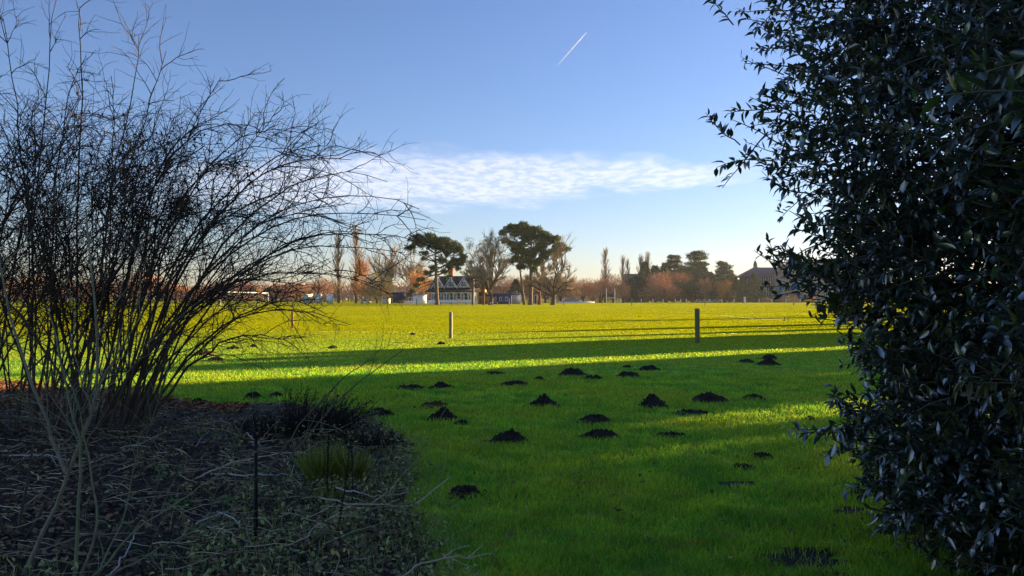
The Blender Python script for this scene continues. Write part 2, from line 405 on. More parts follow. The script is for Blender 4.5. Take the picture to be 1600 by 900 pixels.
# ------------------------------------------------------------------ molehills
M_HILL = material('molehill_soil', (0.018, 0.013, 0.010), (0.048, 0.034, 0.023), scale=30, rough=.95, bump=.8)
M_HILL2 = material('molehill_sunlit_soil', (0.085, 0.042, 0.020), (0.13, 0.062, 0.03), scale=30, rough=.95, bump=.8)  # same soil, warm sunlight put into the colour of the lit mounds
for i, (px, py, pw, ph, lab) in enumerate(HILLS):
    c = gp(px, py - 1); rad = pw / F * c[1] * .5; hgt = max(.03, (ph + 1) / F * c[1] * .76)
    nr, na = 13, 44
    rr = np.linspace(0, 1, nr)[:, None]; aa = np.linspace(0, 2*math.pi, na, endpoint=False)[None]
    off = rng.uniform(0, 50)
    out_ = 1 + .22 * np.sin(aa*2 + off) + .13 * np.sin(aa*5 + off*2)
    xx = rr * rad * out_ * np.cos(aa); yy_ = rr * rad * .85 * out_ * np.sin(aa)
    k = .5 if ph / pw < .2 else .75
    zz_ = hgt * .9 * (1 - rr**2.2)**1.15 * (1 + k * .8 * wob(xx / rad * 3.2 + off, yy_ / rad * 3.2)) + hgt * .15 * rng.normal(size=xx.shape) * (1 - rr)
    if 'knob' in lab or 'clod' in lab:
        zz_ += hgt * .35 * np.exp(-((xx/rad - .05)**2 + (yy_/rad)**2) / .02)
    if 'twin' in lab:
        zz_ += hgt * .3 * (np.exp(-((xx/rad - .4)**2 + (yy_/rad)**2) / .05) - .6*np.exp(-((xx/rad)**2) / .02))
    zz_[-1] = -.02
    id_ = np.arange(nr * na).reshape(nr, na)
    f = np.stack([id_[:-1], np.roll(id_, -1, 1)[:-1], np.roll(id_, -1, 1)[1:], id_[1:]], -1).reshape(-1, 4)
    m = MB(); m.add(np.stack([xx, yy_, zz_], -1).reshape(-1, 3), f4=f[na:]); 
    m.f3.append(np.stack([np.zeros(na, int), id_[1], np.roll(id_, -1, 1)[1]], -1))
    # loose crumbs round the mound
    nc = 60; an = rng.uniform(0, 2*math.pi, nc); rd = rad * rng.uniform(.25, 1.0, nc)**.8 * rng.choice([1, 1, 1.45], nc)
    for a, r_ in zip(an, rd):
        s_ = rng.uniform(.006, .022); zc = hgt * .9 * max(0, 1 - (r_/rad)**2.2) + s_*.4
        p = np.array([r_*math.cos(a), .85*r_*math.sin(a), zc])
        o6 = np.array([[1,0,0],[-1,0,0],[0,1,0],[0,-1,0],[0,0,1],[0,0,-1]]) * s_ * rng.uniform(.7, 1.3, (6, 1)) + p
        m.add(o6, f3=[[0,2,4],[2,1,4],[1,3,4],[3,0,4],[2,0,5],[1,2,5],[3,1,5],[0,3,5]])
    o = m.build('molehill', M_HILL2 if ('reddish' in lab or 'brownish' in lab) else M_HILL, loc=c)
    tag(o, lab, 'molehill', 'molehills dotted over the turf')
p0 = gp(690, 661)
tw = MB().tube([p0 + (-.03, -.02, 0), p0 + (.0, .0, .1), p0 + (.07, .02, .2)], [.006, .005, .002], 4)
tag(tw.build('fallen_twig', material('pale_bark', (.28, .25, .2), (.18, .16, .12), scale=20)), 'short pale twig leaning on a dark molehill', 'twig')

# ------------------------------------------------------------------ posts and rope at the edge of the pitch
M_POST = material('weathered_post_wood', (0.36, 0.27, 0.15), (0.20, 0.14, 0.08), scale=6, stretch=(8, 8, 1), rough=.85, bump=.3)
M_POSTG = material('mossy_post_wood', (0.20, 0.18, 0.07), (0.12, 0.10, 0.05), scale=6, stretch=(8, 8, 1), rough=.85, bump=.3)
M_POSTW = material('white_post_paint', (0.62, 0.60, 0.55), (0.5, 0.47, 0.42), scale=9, rough=.7)
M_POSTO = material('orange_post_paint', (0.45, 0.13, 0.03), (0.32, 0.10, 0.03), scale=9, rough=.7)
def post(px, py, hpx, wpx, mt, lab, lean=0.0, rz=-0.6, round_=False):
    c = gp(px, py); s_ = c[1] / F; h = hpx * s_; wd = wpx * s_
    t = MB(); e = .012
    if round_:
        t.tube([(0, 0, -.05), (0, 0, h - .02), (0, 0, h)], [wd/2, wd/2, wd*.36], 10)
    else:
        q = wd / 2 / (abs(math.cos(rz)) + abs(math.sin(rz))) * 1.02; cs = []
        for z, k in ((-.05, 1), (h - e, 1), (h, .86)):
            cs += [(-q*k, -q*k, z), (q*k, -q*k, z), (q*k, q*k, z), (-q*k, q*k, z)]
        f = [[i, (i+1) % 4, 4 + (i+1) % 4, 4 + i] for i in range(4)] + [[4+i, 4 + (i+1) % 4, 8 + (i+1) % 4, 8 + i] for i in range(4)] + [[8, 9, 10, 11]]
        t.add(cs, f4=f)
    o = t.build('boundary_post', mt, loc=c); o.rotation_euler = (0, lean, rz)
    return tag(o, lab, 'post', 'posts round the playing field')
post(704.5, 528.5, 41, 5.5, M_POST, 'pale wooden post in full sun, holding the near end of the rope', 0.0)
post(1090, 536, 54, 8, M_POSTG, 'thick mossy wooden post standing in the tree shadow', -.015, -.5)
post(457, 513, 26, 4, M_POSTO, 'orange post seen through the bare shrub twigs', 0, .2)
for px, py, hp, wp, lab in [
    (573.5, 477.2, 9, 1.4, 'thin pale boundary post in front of the dense brown thicket'),
    (651, 477.2, 11, 1.4, 'thin pale boundary post before the white picket fence'),
    (716, 477.5, 11, 1.6, 'short boundary post between the pavilion benches'),
    (795.5, 477.8, 11, 1.8, 'short pale boundary post before the blue clubhouse'),
    (881, 478.0, 12, 1.3, 'thin boundary post in front of the white pitch cover'),
    (987, 478.0, 12, 1.3, 'thin dark boundary post just right of the rugby posts'),
    (1101.5, 478.0, 14, 1.2, 'thin dark boundary post before the cream parked vehicles'),
    (1240.5, 477.0, 13, 1.3, 'thin dark boundary post against the low red shrubs'),
    (1225.5, 502, 7, 1.6, 'very short dark peg where the sagging rope reaches the grass')]:
    post(px, py, hp, wp, M_POSTG if 'dark' in lab else M_POST, lab, 0, .2)
M_ROPE = material('rope_fibre', (0.38, 0.34, 0.24), (0.28, 0.24, 0.16), scale=40)
def rope(a, b, sag, lab, r=.005):
    t = np.linspace(0, 1, 24)[:, None]; p = a * (1 - t) + b * t; p[:, 2] -= (sag * 4 * t * (1 - t))[:, 0]
    tag(MB().tube(p, r, 5).build('rope', M_ROPE), lab, 'rope')
ra, rb = POST_A + (0, 0, .95), POST_B + (0, 0, 1.08)
rope(ra, rb, .48, 'thin sagging rope strung between the two near wooden posts')
rope(rb, gp(1225.5, 498), .12, 'thin rope slanting from the mossy post down to the short peg')

# ------------------------------------------------------------------ trees
M_BARK = material('tree_bark', (0.105, 0.075, 0.05), (0.055, 0.04, 0.028), scale=1.5, stretch=(3, 3, .5), rough=.9)
M_BARKP = material('pine_bark', (0.20, 0.135, 0.09), (0.10, 0.07, 0.05), scale=1.5, stretch=(3, 3, .5), rough=.9)
M_BARKR = material('red_pine_bark', (0.20, 0.07, 0.035), (0.12, 0.045, 0.025), scale=1.5, stretch=(3, 3, .5), rough=.9)
M_BARKL = material('pale_tree_bark', (0.26, 0.21, 0.11), (0.15, 0.12, 0.07), scale=1.5, stretch=(3, 3, .5), rough=.9)
def twigmat(n, c): return material(n, c, tuple(k*.75 for k in c), scale=.25, island=.4, rough=.9)
M_TWG = twigmat('grey_twigs', (.42, .31, .20)); M_TWB = twigmat('brown_twigs', (.44, .25, .135)); M_TWR = twigmat('red_brown_twigs', (.48, .23, .125))
M_TWO = twigmat('orange_twigs', (.60, .27, .065)); M_TWP = twigmat('pale_poplar_twigs', (.52, .36, .23)); M_TWOL = twigmat('olive_twigs', (.33, .24, .085))
M_NEED = material('pine_needles', (.055, .088, .018), (.085, .115, .024), scale=.4, island=.5, rough=.7, trans=.15)
M_CEDAR = material('cedar_needles', (.040, .070, .030), (.06, .09, .036), scale=.3, island=.5, rough=.7, trans=.1)
M_CONIF = material('conifer_needles', (.06, .10, .034), (.09, .13, .042), scale=.3, island=.5, rough=.7, trans=.1)
M_DARKE = material('dark_evergreen_leaves', (.02, .03, .016), (.03, .042, .02), scale=.3, island=.5, rough=.6)

def arc(p, d, l, n=5, droop=0.0, wig=.08):
    d = d / np.linalg.norm(d); pts = [p]
    for i in range(n):
        d = d + rng.normal(0, wig, 3) + np.array([0, 0, -droop / n]); d /= np.linalg.norm(d)
        pts.append(pts[-1] + d * l / n)
    return np.array(pts), d

def spread(axis, ang):
    """random direction at about ang from axis"""
    a = axis / np.linalg.norm(axis); r = unit(1)[0]; s = np.cross(a, r); s /= np.linalg.norm(s)
    return a * math.cos(ang) + s * math.sin(ang)

def bare_tree(h, wdt, trunk_frac=.22, r0=.45, limbs=7, up=.35, levels=3, kids=5, twigs=9, droop=0.0, tw=.05):
    """open winter tree: returns (branch mesh, twig mesh)"""
    B, T = MB(), MB()
    th = h * trunk_frac
    tp = np.array([[0, 0, -.2], [0, 0, .3], [rng.normal(0, .1), rng.normal(0, .1), th*.5], [rng.normal(0, .2), rng.normal(0, .2), th]])
    B.tube(tp, [r0*1.5, r0*1.1, r0*.95, r0*.85], 8)
    twigs = int(twigs * 1.7); tw = tw * 1.1
    ends = []
    def grow(p, d, l, r, lev):
        pts, de = arc(p, d, l, 5, droop - up*.6, .11)
        rad = np.linspace(r, r*.45, 6); B.tube(pts, rad, 6 if lev == 0 else (4 if lev == 1 else 3), cap=False)
        if lev >= levels - 1:
            ends.append((pts, de, l)); return
        for k in range(kids):
            f = rng.uniform(.3, 1.0) if k < kids - 1 else 1.0
            i = min(4, int(f * 5)); q = pts[i] + (pts[i+1] - pts[i]) * (f*5 - i)
            grow(q, spread(de, rng.uniform(.35, .85)) + np.array([0, 0, up*.3]), l * rng.uniform(.42, .68), r * (.55 if k < kids-1 else .5), lev + 1)
    for k in range(limbs):
        a = k * 2*math.pi / limbs + rng.normal(0, .3); e = rng.uniform(.35, 1.25) if k else 1.5
        d = np.array([math.cos(a) * math.cos(e), math.sin(a) * math.cos(e), math.sin(e)])
        reach = 1 / math.sqrt((math.cos(e) / (wdt/2))**2 + (math.sin(e) / (h - th))**2)
        grow(tp[3] - (0, 0, rng.uniform(0, .25) * th), d, reach * .56, r0 * rng.uniform(.4, .62), 0)
    O, D, Ln = [], [], []
    for pts, de, l in ends:
        for _ in range(twigs):
            f = rng.uniform(.1, 1); i = min(4, int(f*5)); q = pts[i] + (pts[i+1]-pts[i]) * (f*5 - i)
            O.append(q); D.append(spread(de, rng.uniform(.15, .8)) + np.array([0, 0, .25 - droop])); Ln.append(l * rng.uniform(.35, .85))
    O, D, Ln = np.array(O), np.array(D), np.array(Ln)
    T.shards(O, D, Ln, tw)
    mid_ = O + D / np.linalg.norm(D, axis=1, keepdims=True) * Ln[:, None] * .45
    D2 = D / np.linalg.norm(D, axis=1, keepdims=True) + rng.normal(0, .5, D.shape)
    T.shards(mid_, D2, Ln * .55, tw*.7)
    return B, T

def poplar(h, wdt, tw=.06, n=1500):
    B, T = MB(), MB()
    B.tube([(0, 0, -.2), (0, 0, h*.3), (rng.normal(0, .2), 0, h*.7), (0, 0, h*.97)], [.55, .42, .2, .04], 7)
    O, D, Ln = [], [], []
    n = int(n * 1.8); tw = tw * 1.4
    for k in range(90):
        z = h * rng.uniform(.07, .85); a = rng.uniform(0, 2*math.pi); l = min(h*.24, (h - z)*.95) * rng.uniform(.6, 1.0)
        out_ = min(.7, 1.25 * wdt * .5 * rng.uniform(.4, 1) * (1 - .92*(z/h)) / max(l, .1))
        pts, de = arc(np.array([0, 0, z]), np.array([math.cos(a)*out_*1.3, math.sin(a)*out_*1.3, 1]), l, 4, -.3, .04)
        B.tube(pts, np.linspace(.11, .025, 5), 3, cap=False)
        for _ in range(n // 90):
            i = rng.integers(0, 4); q = pts[i] + (pts[i+1]-pts[i]) * rng.random()
            O.append(q); D.append(de * (.8, .8, 1) + (0, 0, .5) + rng.normal(0, .25, 3) * (1, 1, .3)); Ln.append(rng.uniform(1.2, 3.0) * (1 - .5*z/h))
    T.shards(np.array(O), np.array(D), np.array(Ln), tw)
    return B, T

def thicket(h, wdt, n=2600, tw=.09, base=.12, squash=.9, weep=0.0):
    """dense twiggy round crown on several limbs"""
    B, T = MB(), MB()
    B.tube([(0, 0, -.2), (0, 0, h*.1), (.1, 0, h*.25)], [.5, .4, .3], 7)
    for k in range(16):
        a = rng.uniform(0, 2*math.pi); e = rng.uniform(.5, 1.4)
        pts, _ = arc(np.array([0, 0, h*rng.uniform(.08, .25)]), np.array([math.cos(a)*math.cos(e), math.sin(a)*math.cos(e), math.sin(e)]), h*rng.uniform(.4, .62), 6, .1, .12)
        B.tube(pts, np.linspace(.2, .04, 7), 4, cap=False)
    cz, rz_, rx = h * (base + (1-base)/2), h * (1-base)/2, wdt/2
    # sub-lobes make an uneven outline
    nl = 16; lo = unit(nl) * rng.uniform(.35, .72, (nl, 1)); lo[:, 2] = rng.uniform(-.62, .62, nl)
    u = unit(n) * rng.random((n, 1)) ** (1/2.2) * .42 + lo[rng.integers(0, nl, n)]
    O = u * (rx, rx*.9, rz_) + (0, 0, cz); O[:, 2] = np.maximum(O[:, 2], h*.03)
    D = u * (rx, rx, rz_) + (0, 0, rz_*.9) ; D = D / np.linalg.norm(D, axis=1, keepdims=True) + rng.normal(0, .38, (n, 3))
    if weep: D = D * (1, 1, .2) + (0, 0, -weep)
    T.shards(O, D, rng.uniform(.06, .14, n) * h, tw)
    return B, T

def clumps_to(T, centres, radii, per, ln, wd, flat=.5):
    for c, r in zip(centres, radii):
        n = int(per * r * r); u = unit(n) * rng.random((n, 1)) ** (1/2.6)
        O = c + u * (r, r, r*flat); D = u + rng.normal(0, .6, (n, 3)) + (0, 0, .35)
        T.shards(O, D, ln * rng.uniform(.6, 1.3, n), wd * rng.uniform(.7, 1.3, n))

def pine(h, top, lean=0.0, limbs=11, per=60, low=None, r0=.5):
    """umbrella pine; top = list of (x, y, z, r) foliage pads, low = drooping limb pads"""
    B, T = MB(), MB()
    tp = np.array([[0, 0, -.2], [.0, 0, h*.04], [lean*.35, .1, h*.3], [lean*.7, -.1, h*.58], [lean, 0, h*.88]])
    B.tube(tp, [r0*1.5, r0*1.05, r0*.85, r0*.65, r0*.2], 9)
    for (x, y, z, r) in list(top) + list(low or []):
        zs = max(h*.38, min(z - .8 - abs(x) * .45, h*.85)) if (x, y, z, r) in top else z + rng.uniform(2, 3.5) * (abs(x - lean) / 8)
        zs = min(zs, h*.86); f = zs / (h*.88)
        s0 = np.array([np.interp(zs, tp[:, 2], tp[:, 0]), 0, zs]); e0 = np.array([x, y, z - r*.2]); m0 = (s0 + e0)/2 + np.array([0, 0, (-.1 if (x, y, z, r) in top else .6)]) + rng.normal(0, .3, 3)
        t = np.linspace(0, 1, 6)[:, None]; pts = s0*(1-t)**2 + 2*m0*t*(1-t) + e0*t**2
        B.tube(pts, np.linspace(.2, .05, 6), 4, cap=False)
    allp = list(top) + list(low or []); C, Rr = [], []
    for (x, y, z, r) in allp:                          # tufts along the limb ends
        for f in rng.uniform(.5, 1, 4):
            C.append(np.array([lean + (x - lean)*f, y*f, z - r*.3 - (1-f)*1.5]) + rng.normal(0, .45, 3)); Rr.append(r * rng.uniform(.16, .30))
    for (x, y, z, r) in allp:                          # each pad breaks into several tufts
        for _ in range(26):
            u = unit(1)[0] * rng.uniform(.35, 1.25); C.append(np.array([x, y, z]) + u * (r*.8, r*.8, r*.38)); Rr.append(r * rng.uniform(.20, .40))
    clumps_to(T, C, Rr, per*1.5, .6, .26, .7)
    return B, T

def cedar(h, wdt, per=34):
    B, T = MB(), MB()
    B.tube([(0, 0, -.2), (0, 0, h*.4), (.2, 0, h*.75), (.1, 0, h*.97)], [.6, .5, .3, .06], 7)
    C, Rr = [], []
    nt_ = 8
    for k in range(nt_):
        z = h * (.25 + .7 * k / (nt_-1)); reach = wdt/2 * (1 - .62 * (k/(nt_-1))**1.4) * rng.uniform(.75, 1.1)
        for j in range(9):
            a = rng.uniform(0, 2*math.pi); l = reach * rng.uniform(.55, 1)
            e0 = np.array([math.cos(a)*l, math.sin(a)*l, z + rng.uniform(-.4, .8)]); s0 = np.array([0, 0, z - l*.12])
            B.tube([s0, (s0+e0)/2 + (0, 0, .3), e0], [.16, .1, .04], 4, cap=False)
            for f in (.45, .72, .95):
                C.append(s0 + (e0 - s0) * f + (0, 0, .3) + rng.normal(0, .4, 3)); Rr.append(rng.uniform(.9, 1.7) * wdt/15)
    clumps_to(T, C, Rr, per, .7, .32, .38)
    return B, T

def conifer(h, wdt, n=2600, ln=.9, wd=.4, pointed=1.0, foot=.05):
    """dense evergreen with an uneven outline"""
    B, T = MB(), MB()
    B.tube([(0, 0, -.2), (0, 0, h*.5), (0, 0, h*.93)], [wdt*.05+.06, wdt*.035+.04, .04], 7)
    f = rng.random(n) ** (1.25 if pointed else .9); z = h * (foot + (.98-foot) * f)
    prof = (1 - f) ** .75 * (1 - np.exp(-9*f - .35)) * 1.15 if pointed else np.sqrt(np.clip(1 - (1.9*f - .85)**2, .02, 1))
    a = rng.uniform(0, 2*math.pi, n)
    lump = 1 + .22*np.sin(a*3 + z*.9) + .16*np.sin(a*5 - z*1.7) + .1*np.sin(z*4)
    r = wdt/2 * prof * lump * np.sqrt(rng.uniform(.08, 1, n))
    O = np.stack([np.cos(a)*r, np.sin(a)*r, z], -1)
    D = np.stack([np.cos(a), np.sin(a), rng.uniform(-.3, .7, n)], -1) + rng.normal(0, .45, (n, 3))
    T.shards(O, D, ln * rng.uniform(.6, 1.3, n), wd)
    return B, T

def plant_tree(name, bt, mb, mt, loc, lab, group=None, rz=0.0, cat='tree'):
    t = thing(name, loc, lab, cat, group, rz)
    bt[0].build('trunk', mb, t, smooth=True); bt[1].build('crown', mt, t)
    return t

D1 = 222.0; k1 = F / D1
# --- the group of pines and old bare trees by the pavilion
u = lambda px, c, d=D1: (px - c) / F * d
zt = lambda py, d=D1: EYE - (py - HZ) / F * d
def pads(c, d, lst):
    return [((px - c) / F * d, rng.uniform(-2.2, 2.2), EYE - (py - HZ) / F * d, r / F * d) for px, py, r in lst]
pine1 = pine(zt(366, 223), pads(683, 223, [(652,372,13),(672,370,12),(690,376,13),(706,382,13),(640,386,9),(716,392,12),(658,380,12),(682,384,12),(700,394,11),(722,400,8),(712,406,8),(700,416,8),(716,412,8),(664,396,7),(690,407,8),(722,408,7),(676,376,12),(694,386,11)]),
             lean=-.6, per=70, low=pads(683, 223, [(669,427,7),(659,437,7),(651,446,6),(644,455,5),(676,418,7),(696,424,6),(708,410,6),(716,420,5),(700,432,4),(662,404,5)]), r0=.55)
plant_tree('pine_tree', pine1, M_BARKP, M_NEED, (xz(683, 223), 223, 0), 'flat-topped umbrella pine with a drooping limb in front of the white pavilion', 'pines by the pavilion')
pine2 = pine(zt(352, 223), pads(829, 223, [(800,356,13),(818,353,13),(836,358,13),(786,364,8),(848,368,14),(862,376,13),(874,384,11),(808,366,13),(828,370,14),(844,384,12),(884,390,7),(866,392,9),(818,362,12),(856,372,11),(790,376,8),(800,382,9),(850,396,11),(870,398,9),(815,382,10),(836,390,10)]),
             lean=.3, per=70, low=pads(829, 223, [(812,392,9),(830,398,10),(822,408,9),(840,410,9),(806,404,7),(850,402,8),(834,420,7)]), r0=.62)
plant_tree('pine_tree', pine2, M_BARKP, M_NEED, (xz(829, 223), 223, 0), 'tallest dark pine, its wide crown rising above the bare trees', 'pines by the pavilion')
pine3 = pine(zt(388, 231), pads(820, 231, [(806,392,10),(820,394,10),(812,404,11),(828,402,9),(800,408,8),(816,416,9),(832,412,8)]), lean=-1.6, per=60, r0=.38)
plant_tree('pine_tree', pine3, M_BARKP, M_DARKE, (xz(819, 231), 231, 0), 'smaller dark pine with a slanting pale trunk beside the tallest pine', 'pines by the pavilion')
G2 = 'old bare trees by the pavilion'
t = bare_tree(zt(352, 220), 80/k1, .18, .58, 8, .30, 3, 6, 10, tw=.07)
o = plant_tree('bare_tree', t, M_BARK, M_TWG, (xz(767, 220), 220, 0), 'broad bare tree with olive ivy tufts between pavilion and blue clubhouse', G2)
iv = MB(); cc = [np.array([rng.uniform(-6, 6), rng.uniform(-3, 3), rng.uniform(11.5, 18.5)]) for _ in range(60)]
clumps_to(iv, cc, rng.uniform(.7, 1.5, 60), 42, .4, .16, .8); iv.build('ivy', M_TWOL, o)
t = bare_tree(zt(372, 226), 8.5, .45, .28, 6, .3, 3, 5, 9, tw=.06)
plant_tree('bare_tree', t, M_BARKR, M_TWOL, (xz(738.5, 222), 222, 0), 'slim reddish tree trunk in front of the brick end of the pavilion', G2)
t = bare_tree(zt(380, 228), 7, .4, .3, 6, .4, 3, 5, 8, tw=.06)
plant_tree('bare_tree', t, M_BARK, M_TWG, (xz(755.5, 224), 224, 0), 'narrow grey bare tree just behind the broad olive-tufted one', G2)
t = bare_tree(zt(398, 229), 11, .3, .42, 6, .3, 3, 5, 12, tw=.09)
plant_tree('bare_tree', t, M_BARKR, M_TWOL, (xz(843, 229), 229, 0), 'short dark-trunked tree with olive twigs under the tallest pine', G2)
t = bare_tree(zt(368, 220), 86/k1, .14, .62, 8, .22, 3, 6, 9, tw=.07)
plant_tree('bare_tree', t, M_BARK, M_TWG, (xz(864, 220), 220, 0), 'wide-spreading bare oak at the right end of the pavilion trees', G2)

# --- left background
DL = 330.0
def bgt(name, bt, mb, mt, px, d, lab, grp=None, rz=0.0):
    return plant_tree(name, bt, mb, mt, (xz(px, d), d, 0), lab, grp, rz)
zz2 = lambda py, d: EYE - (py - HZ) / F * d
GP = 'tall winter poplars'
pop_a = bgt('poplar_tree', poplar(zz2(356, DL), 10.5, .07, 1900), M_BARK, M_TWP, 529, DL, 'tall bare poplar, left of the pair behind the shrub twigs', GP)
pop_b = bgt('poplar_tree', poplar(zz2(348, DL), 12.0, .07, 2100), M_BARK, M_TWP, 556, DL+3, 'tallest bare poplar, right of the pair beside the orange willow', GP)
bgt('willow_tree', thicket(zz2(402, 326), 9, 3000, .10, .06), M_BARKL, M_TWO, 566, 326, 'bright orange willow at the foot of the tall poplar')
bgt('thicket_tree', thicket(zz2(424, 300), 15, 5200, .10, .0), M_BARK, M_TWOL, 589, 300, 'dense dark brown rounded thicket in front of the beech')
bgt('bare_tree', bare_tree(zz2(377, 318), 21, .22, .6, 8, .45, 3, 6, 9, tw=.09), M_BARKL, M_TWG, 610.5, 318, 'large fan-shaped bare beech with sunlit pale trunk', 'bare trees behind the blue screen')
bgt('bare_tree', bare_tree(zz2(384, 322), 19, .2, .5, 8, .45, 3, 6, 9, tw=.09), M_BARKL, M_TWG, 645, 322, 'fan-shaped bare tree behind the drooping pine limb', 'bare trees behind the blue screen')
bgt('thicket_tree', thicket(zz2(420, 312), 12, 2600, .10, .05), M_BARK, M_TWO, 655, 312, 'orange-brown round tree at the back left corner of the pavilion')

# far-off wood that closes the horizon
m = MB(); n = 60000; th_ = rng.uniform(-.80, .60, n); d_ = rng.uniform(440, 500, n); x_ = np.tan(th_)*d_
hh = 9.0 + 3.2*wob(x_*.045, d_*.01) + 1.6*wob(x_*.17, 3)
O = np.stack([x_, d_, rng.random(n)**.8 * hh], -1); m.shards(O, rng.normal(0, .35, (n, 3)) + (0, 0, 1), rng.uniform(1.4, 3.2, n), .42)
struct(m.build('far_woodland', material('far_wood_twigs', (.40, .24, .16), (.30, .195, .13), scale=.04, island=.35, rough=.9)), 'stuff', 'brown winter woodland closing the horizon beyond the field', 'woodland')

# prototypes for the far treelines, copied
PROTO = []
def proto(bt, mb, mt, name='bare_tree'):
    return (bt, mb, mt, name)
th1 = thicket(14, 13, 2400, .12, .04); th2 = thicket(14, 11, 2200, .12, .1); th3 = thicket(14, 15, 2600, .12, .02)
MESH = {}
def far_tree(key, bt, mb, mt, px, d, top, lab, grp, wscale=1.0):
    h = EYE - (top - HZ) / F * d; s_ = h / 14.0
    if (key) not in MESH:
        t = plant_tree('background_tree', bt, mb, mt, (xz(px, d), d, 0), lab, grp)
        t.scale = (s_*wscale, s_*wscale, s_); MESH[key] = t; return t
    return dup(MESH[key], (xz(px, d), d, 0), lab, rng.uniform(0, 6.28), (s_*wscale, s_*wscale, s_), grp)
GL = 'brown winter trees behind the bare shrub'
lefts = [(-60,436,'o'),(-20,432,'b'),(14,428,'o'),(38,434,'o'),(70,420,'g'),(96,436,'b'),(122,440,'r'),(150,436,'b'),(178,440,'r'),(204,430,'b'),(232,420,'r'),(258,434,'b'),(284,440,'r'),(310,443,'b'),(334,440,'r'),(356,443,'b'),(378,436,'r'),(402,441,'b'),(426,443,'r'),(449,440,'b'),(470,442,'r'),(492,436,'b'),(512,434,'r')]
for i, (px, top, kd) in enumerate(lefts):
    kk = {'o': ('th1o', th1, M_BARK, M_TWO), 'b': ('th2b', th2, M_BARK, M_TWB), 'r': ('th3r', th3, M_BARK, M_TWR), 'g': ('th2g', th2, M_BARK, M_TWG)}[kd]
    lab = {'o': 'orange leafless tree far behind the bare shrub stems', 'b': 'brown leafless tree in the far row behind the bare shrub', 'r': 'reddish leafless tree in the far row behind the bare shrub', 'g': 'grey leafless tree far behind the bare shrub stems'}[kd]
    far_tree(*kk, px, 345 + 18 * rng.random(), top + rng.uniform(-3, 3), lab, GL, 1.25)

# --- middle and right background
GM = 'brown winter trees behind the pavilion and goalposts'
for px, top, kd, d in [(668,432,'b',330),(690,440,'r',335),(712,436,'b',340),(738,440,'r',345),(760,428,'b',338),(784,432,'r',340),(806,430,'b',345),(830,428,'b',340),(852,430,'b',342),(876,432,'o',345),(894,434,'b',340),(912,434,'r',350),(926,440,'b',352),(940,436,'r',360),(958,430,'r',365),(974,440,'b',362)]:
    kk = {'o': ('th1o', th1, M_BARK, M_TWO), 'b': ('th2b', th2, M_BARK, M_TWB), 'r': ('th3r', th3, M_BARK, M_TWR)}[kd]
    lab = {'o': 'orange-tinged leafless tree just right of the spreading oak trunk', 'b': 'brown leafless tree in the row behind pavilion and goalposts', 'r': 'reddish leafless tree in the row behind pavilion and goalposts'}[kd]
    far_tree(*kk, px, d, top + rng.uniform(-2, 2), lab, GM, 1.15)
cl_ = conifer(14, 9, 2600, 1.0, .45)
far_tree('ev', cl_, M_BARK, M_DARKE, 806, 300, 436, 'dark evergreen right behind the blue clubhouse', 'dark evergreens at the far edge', 1.2)
DR = 400.0
bgt('poplar_tree', poplar(zz2(387, DR), 9.5, .09, 2000), M_BARK, M_TWP, 945.5, DR, 'single dense bare poplar behind the rugby posts', GP)
bgt('poplar_tree', poplar(zz2(398, DR), 7.5, .07, 900), M_BARK, M_TWP, 973, DR, 'thin bare poplar right of the rugby posts', GP)
bgt('poplar_tree', poplar(zz2(403, DR+4), 6.5, .07, 800), M_BARK, M_TWP, 981, DR+4, 'shorter thin bare poplar close beside another right of the rugby posts', GP)
bgt('poplar_tree', poplar(zz2(396, 430), 10, .08, 1000), M_BARK, M_TWP, 1001, 430, 'bare poplar rising left behind the dark evergreen', GP)
bgt('poplar_tree', poplar(zz2(392, 432), 10, .08, 1100), M_BARK, M_TWP, 1012, 432, 'bare poplar rising right behind the dark evergreen', GP)
far_tree('ev', cl_, M_BARK, M_DARKE, 1008, 410, 408, 'dark evergreen in front of two bare poplars', 'dark evergreens at the far edge', .8)
bgt('evergreen_tree', conifer(zz2(432, 388), 12, 4200, .9, .4, 0, .0), M_BARK, M_DARKE, 993, 388, 'dark blocky evergreen beside the red-brown rounded tree', 'dark evergreens at the far edge')
bgt('bare_tree', thicket(zz2(423, 378), 25, 7600, .11, .02), M_BARK, M_TWR, 1042, 378, 'big red-brown rounded leafless tree on the far right side of the field')
GC = 'cedars on the far side of the field'
bgt('cedar_tree', cedar(zz2(399, 415), 19, 24), M_BARK, M_CEDAR, 1053, 415, 'layered cedar directly behind the red-brown rounded tree', GC)
bgt('cedar_tree', cedar(zz2(393, 412), 24, 22), M_BARK, M_CEDAR, 1088, 412, 'tallest layered cedar with gaps of sky in its crown', GC)
bgt('cedar_tree', cedar(zz2(411, 414), 18, 24), M_BARK, M_CEDAR, 1131, 414, 'lower round-topped cedar left of the long residence', GC)
GE = 'mixed conifers at the far edge'
for px, top, d, lab, ws in [(1068,415,418,'dark conifer filling between two layered cedars',1.2),(1110,425,420,'dark conifer between the tallest and the lower cedar',1.2),(1148,432,412,'dark conifer right behind the small orange tree',1.1),(1024,415,420,'dark conifer left of the cedars above the red-brown tree',1.3),(1096,414,421,'dark conifer pressed against the right side of the tallest cedar',1.5),(1140,424,424,'dark conifer behind the right half of the lower cedar',1.5),(1040,411,426,'dark conifer behind the left layered cedar',1.3)]:
    far_tree('ev', cl_, M_BARK, M_DARKE, px, d, top, lab, 'dark evergreens at the far edge', ws)
cn = conifer(14, 9, 3200, .8, .36)
far_tree('cn', cn, M_BARKL, M_CONIF, 1178, 398, 426, 'light green conifer in front of the residence corner', GE, 1.25)
far_tree('cn', cn, M_BARKL, M_CONIF, 1160, 402, 432, 'green conifer between the orange tree and the residence', GE, 1.2)
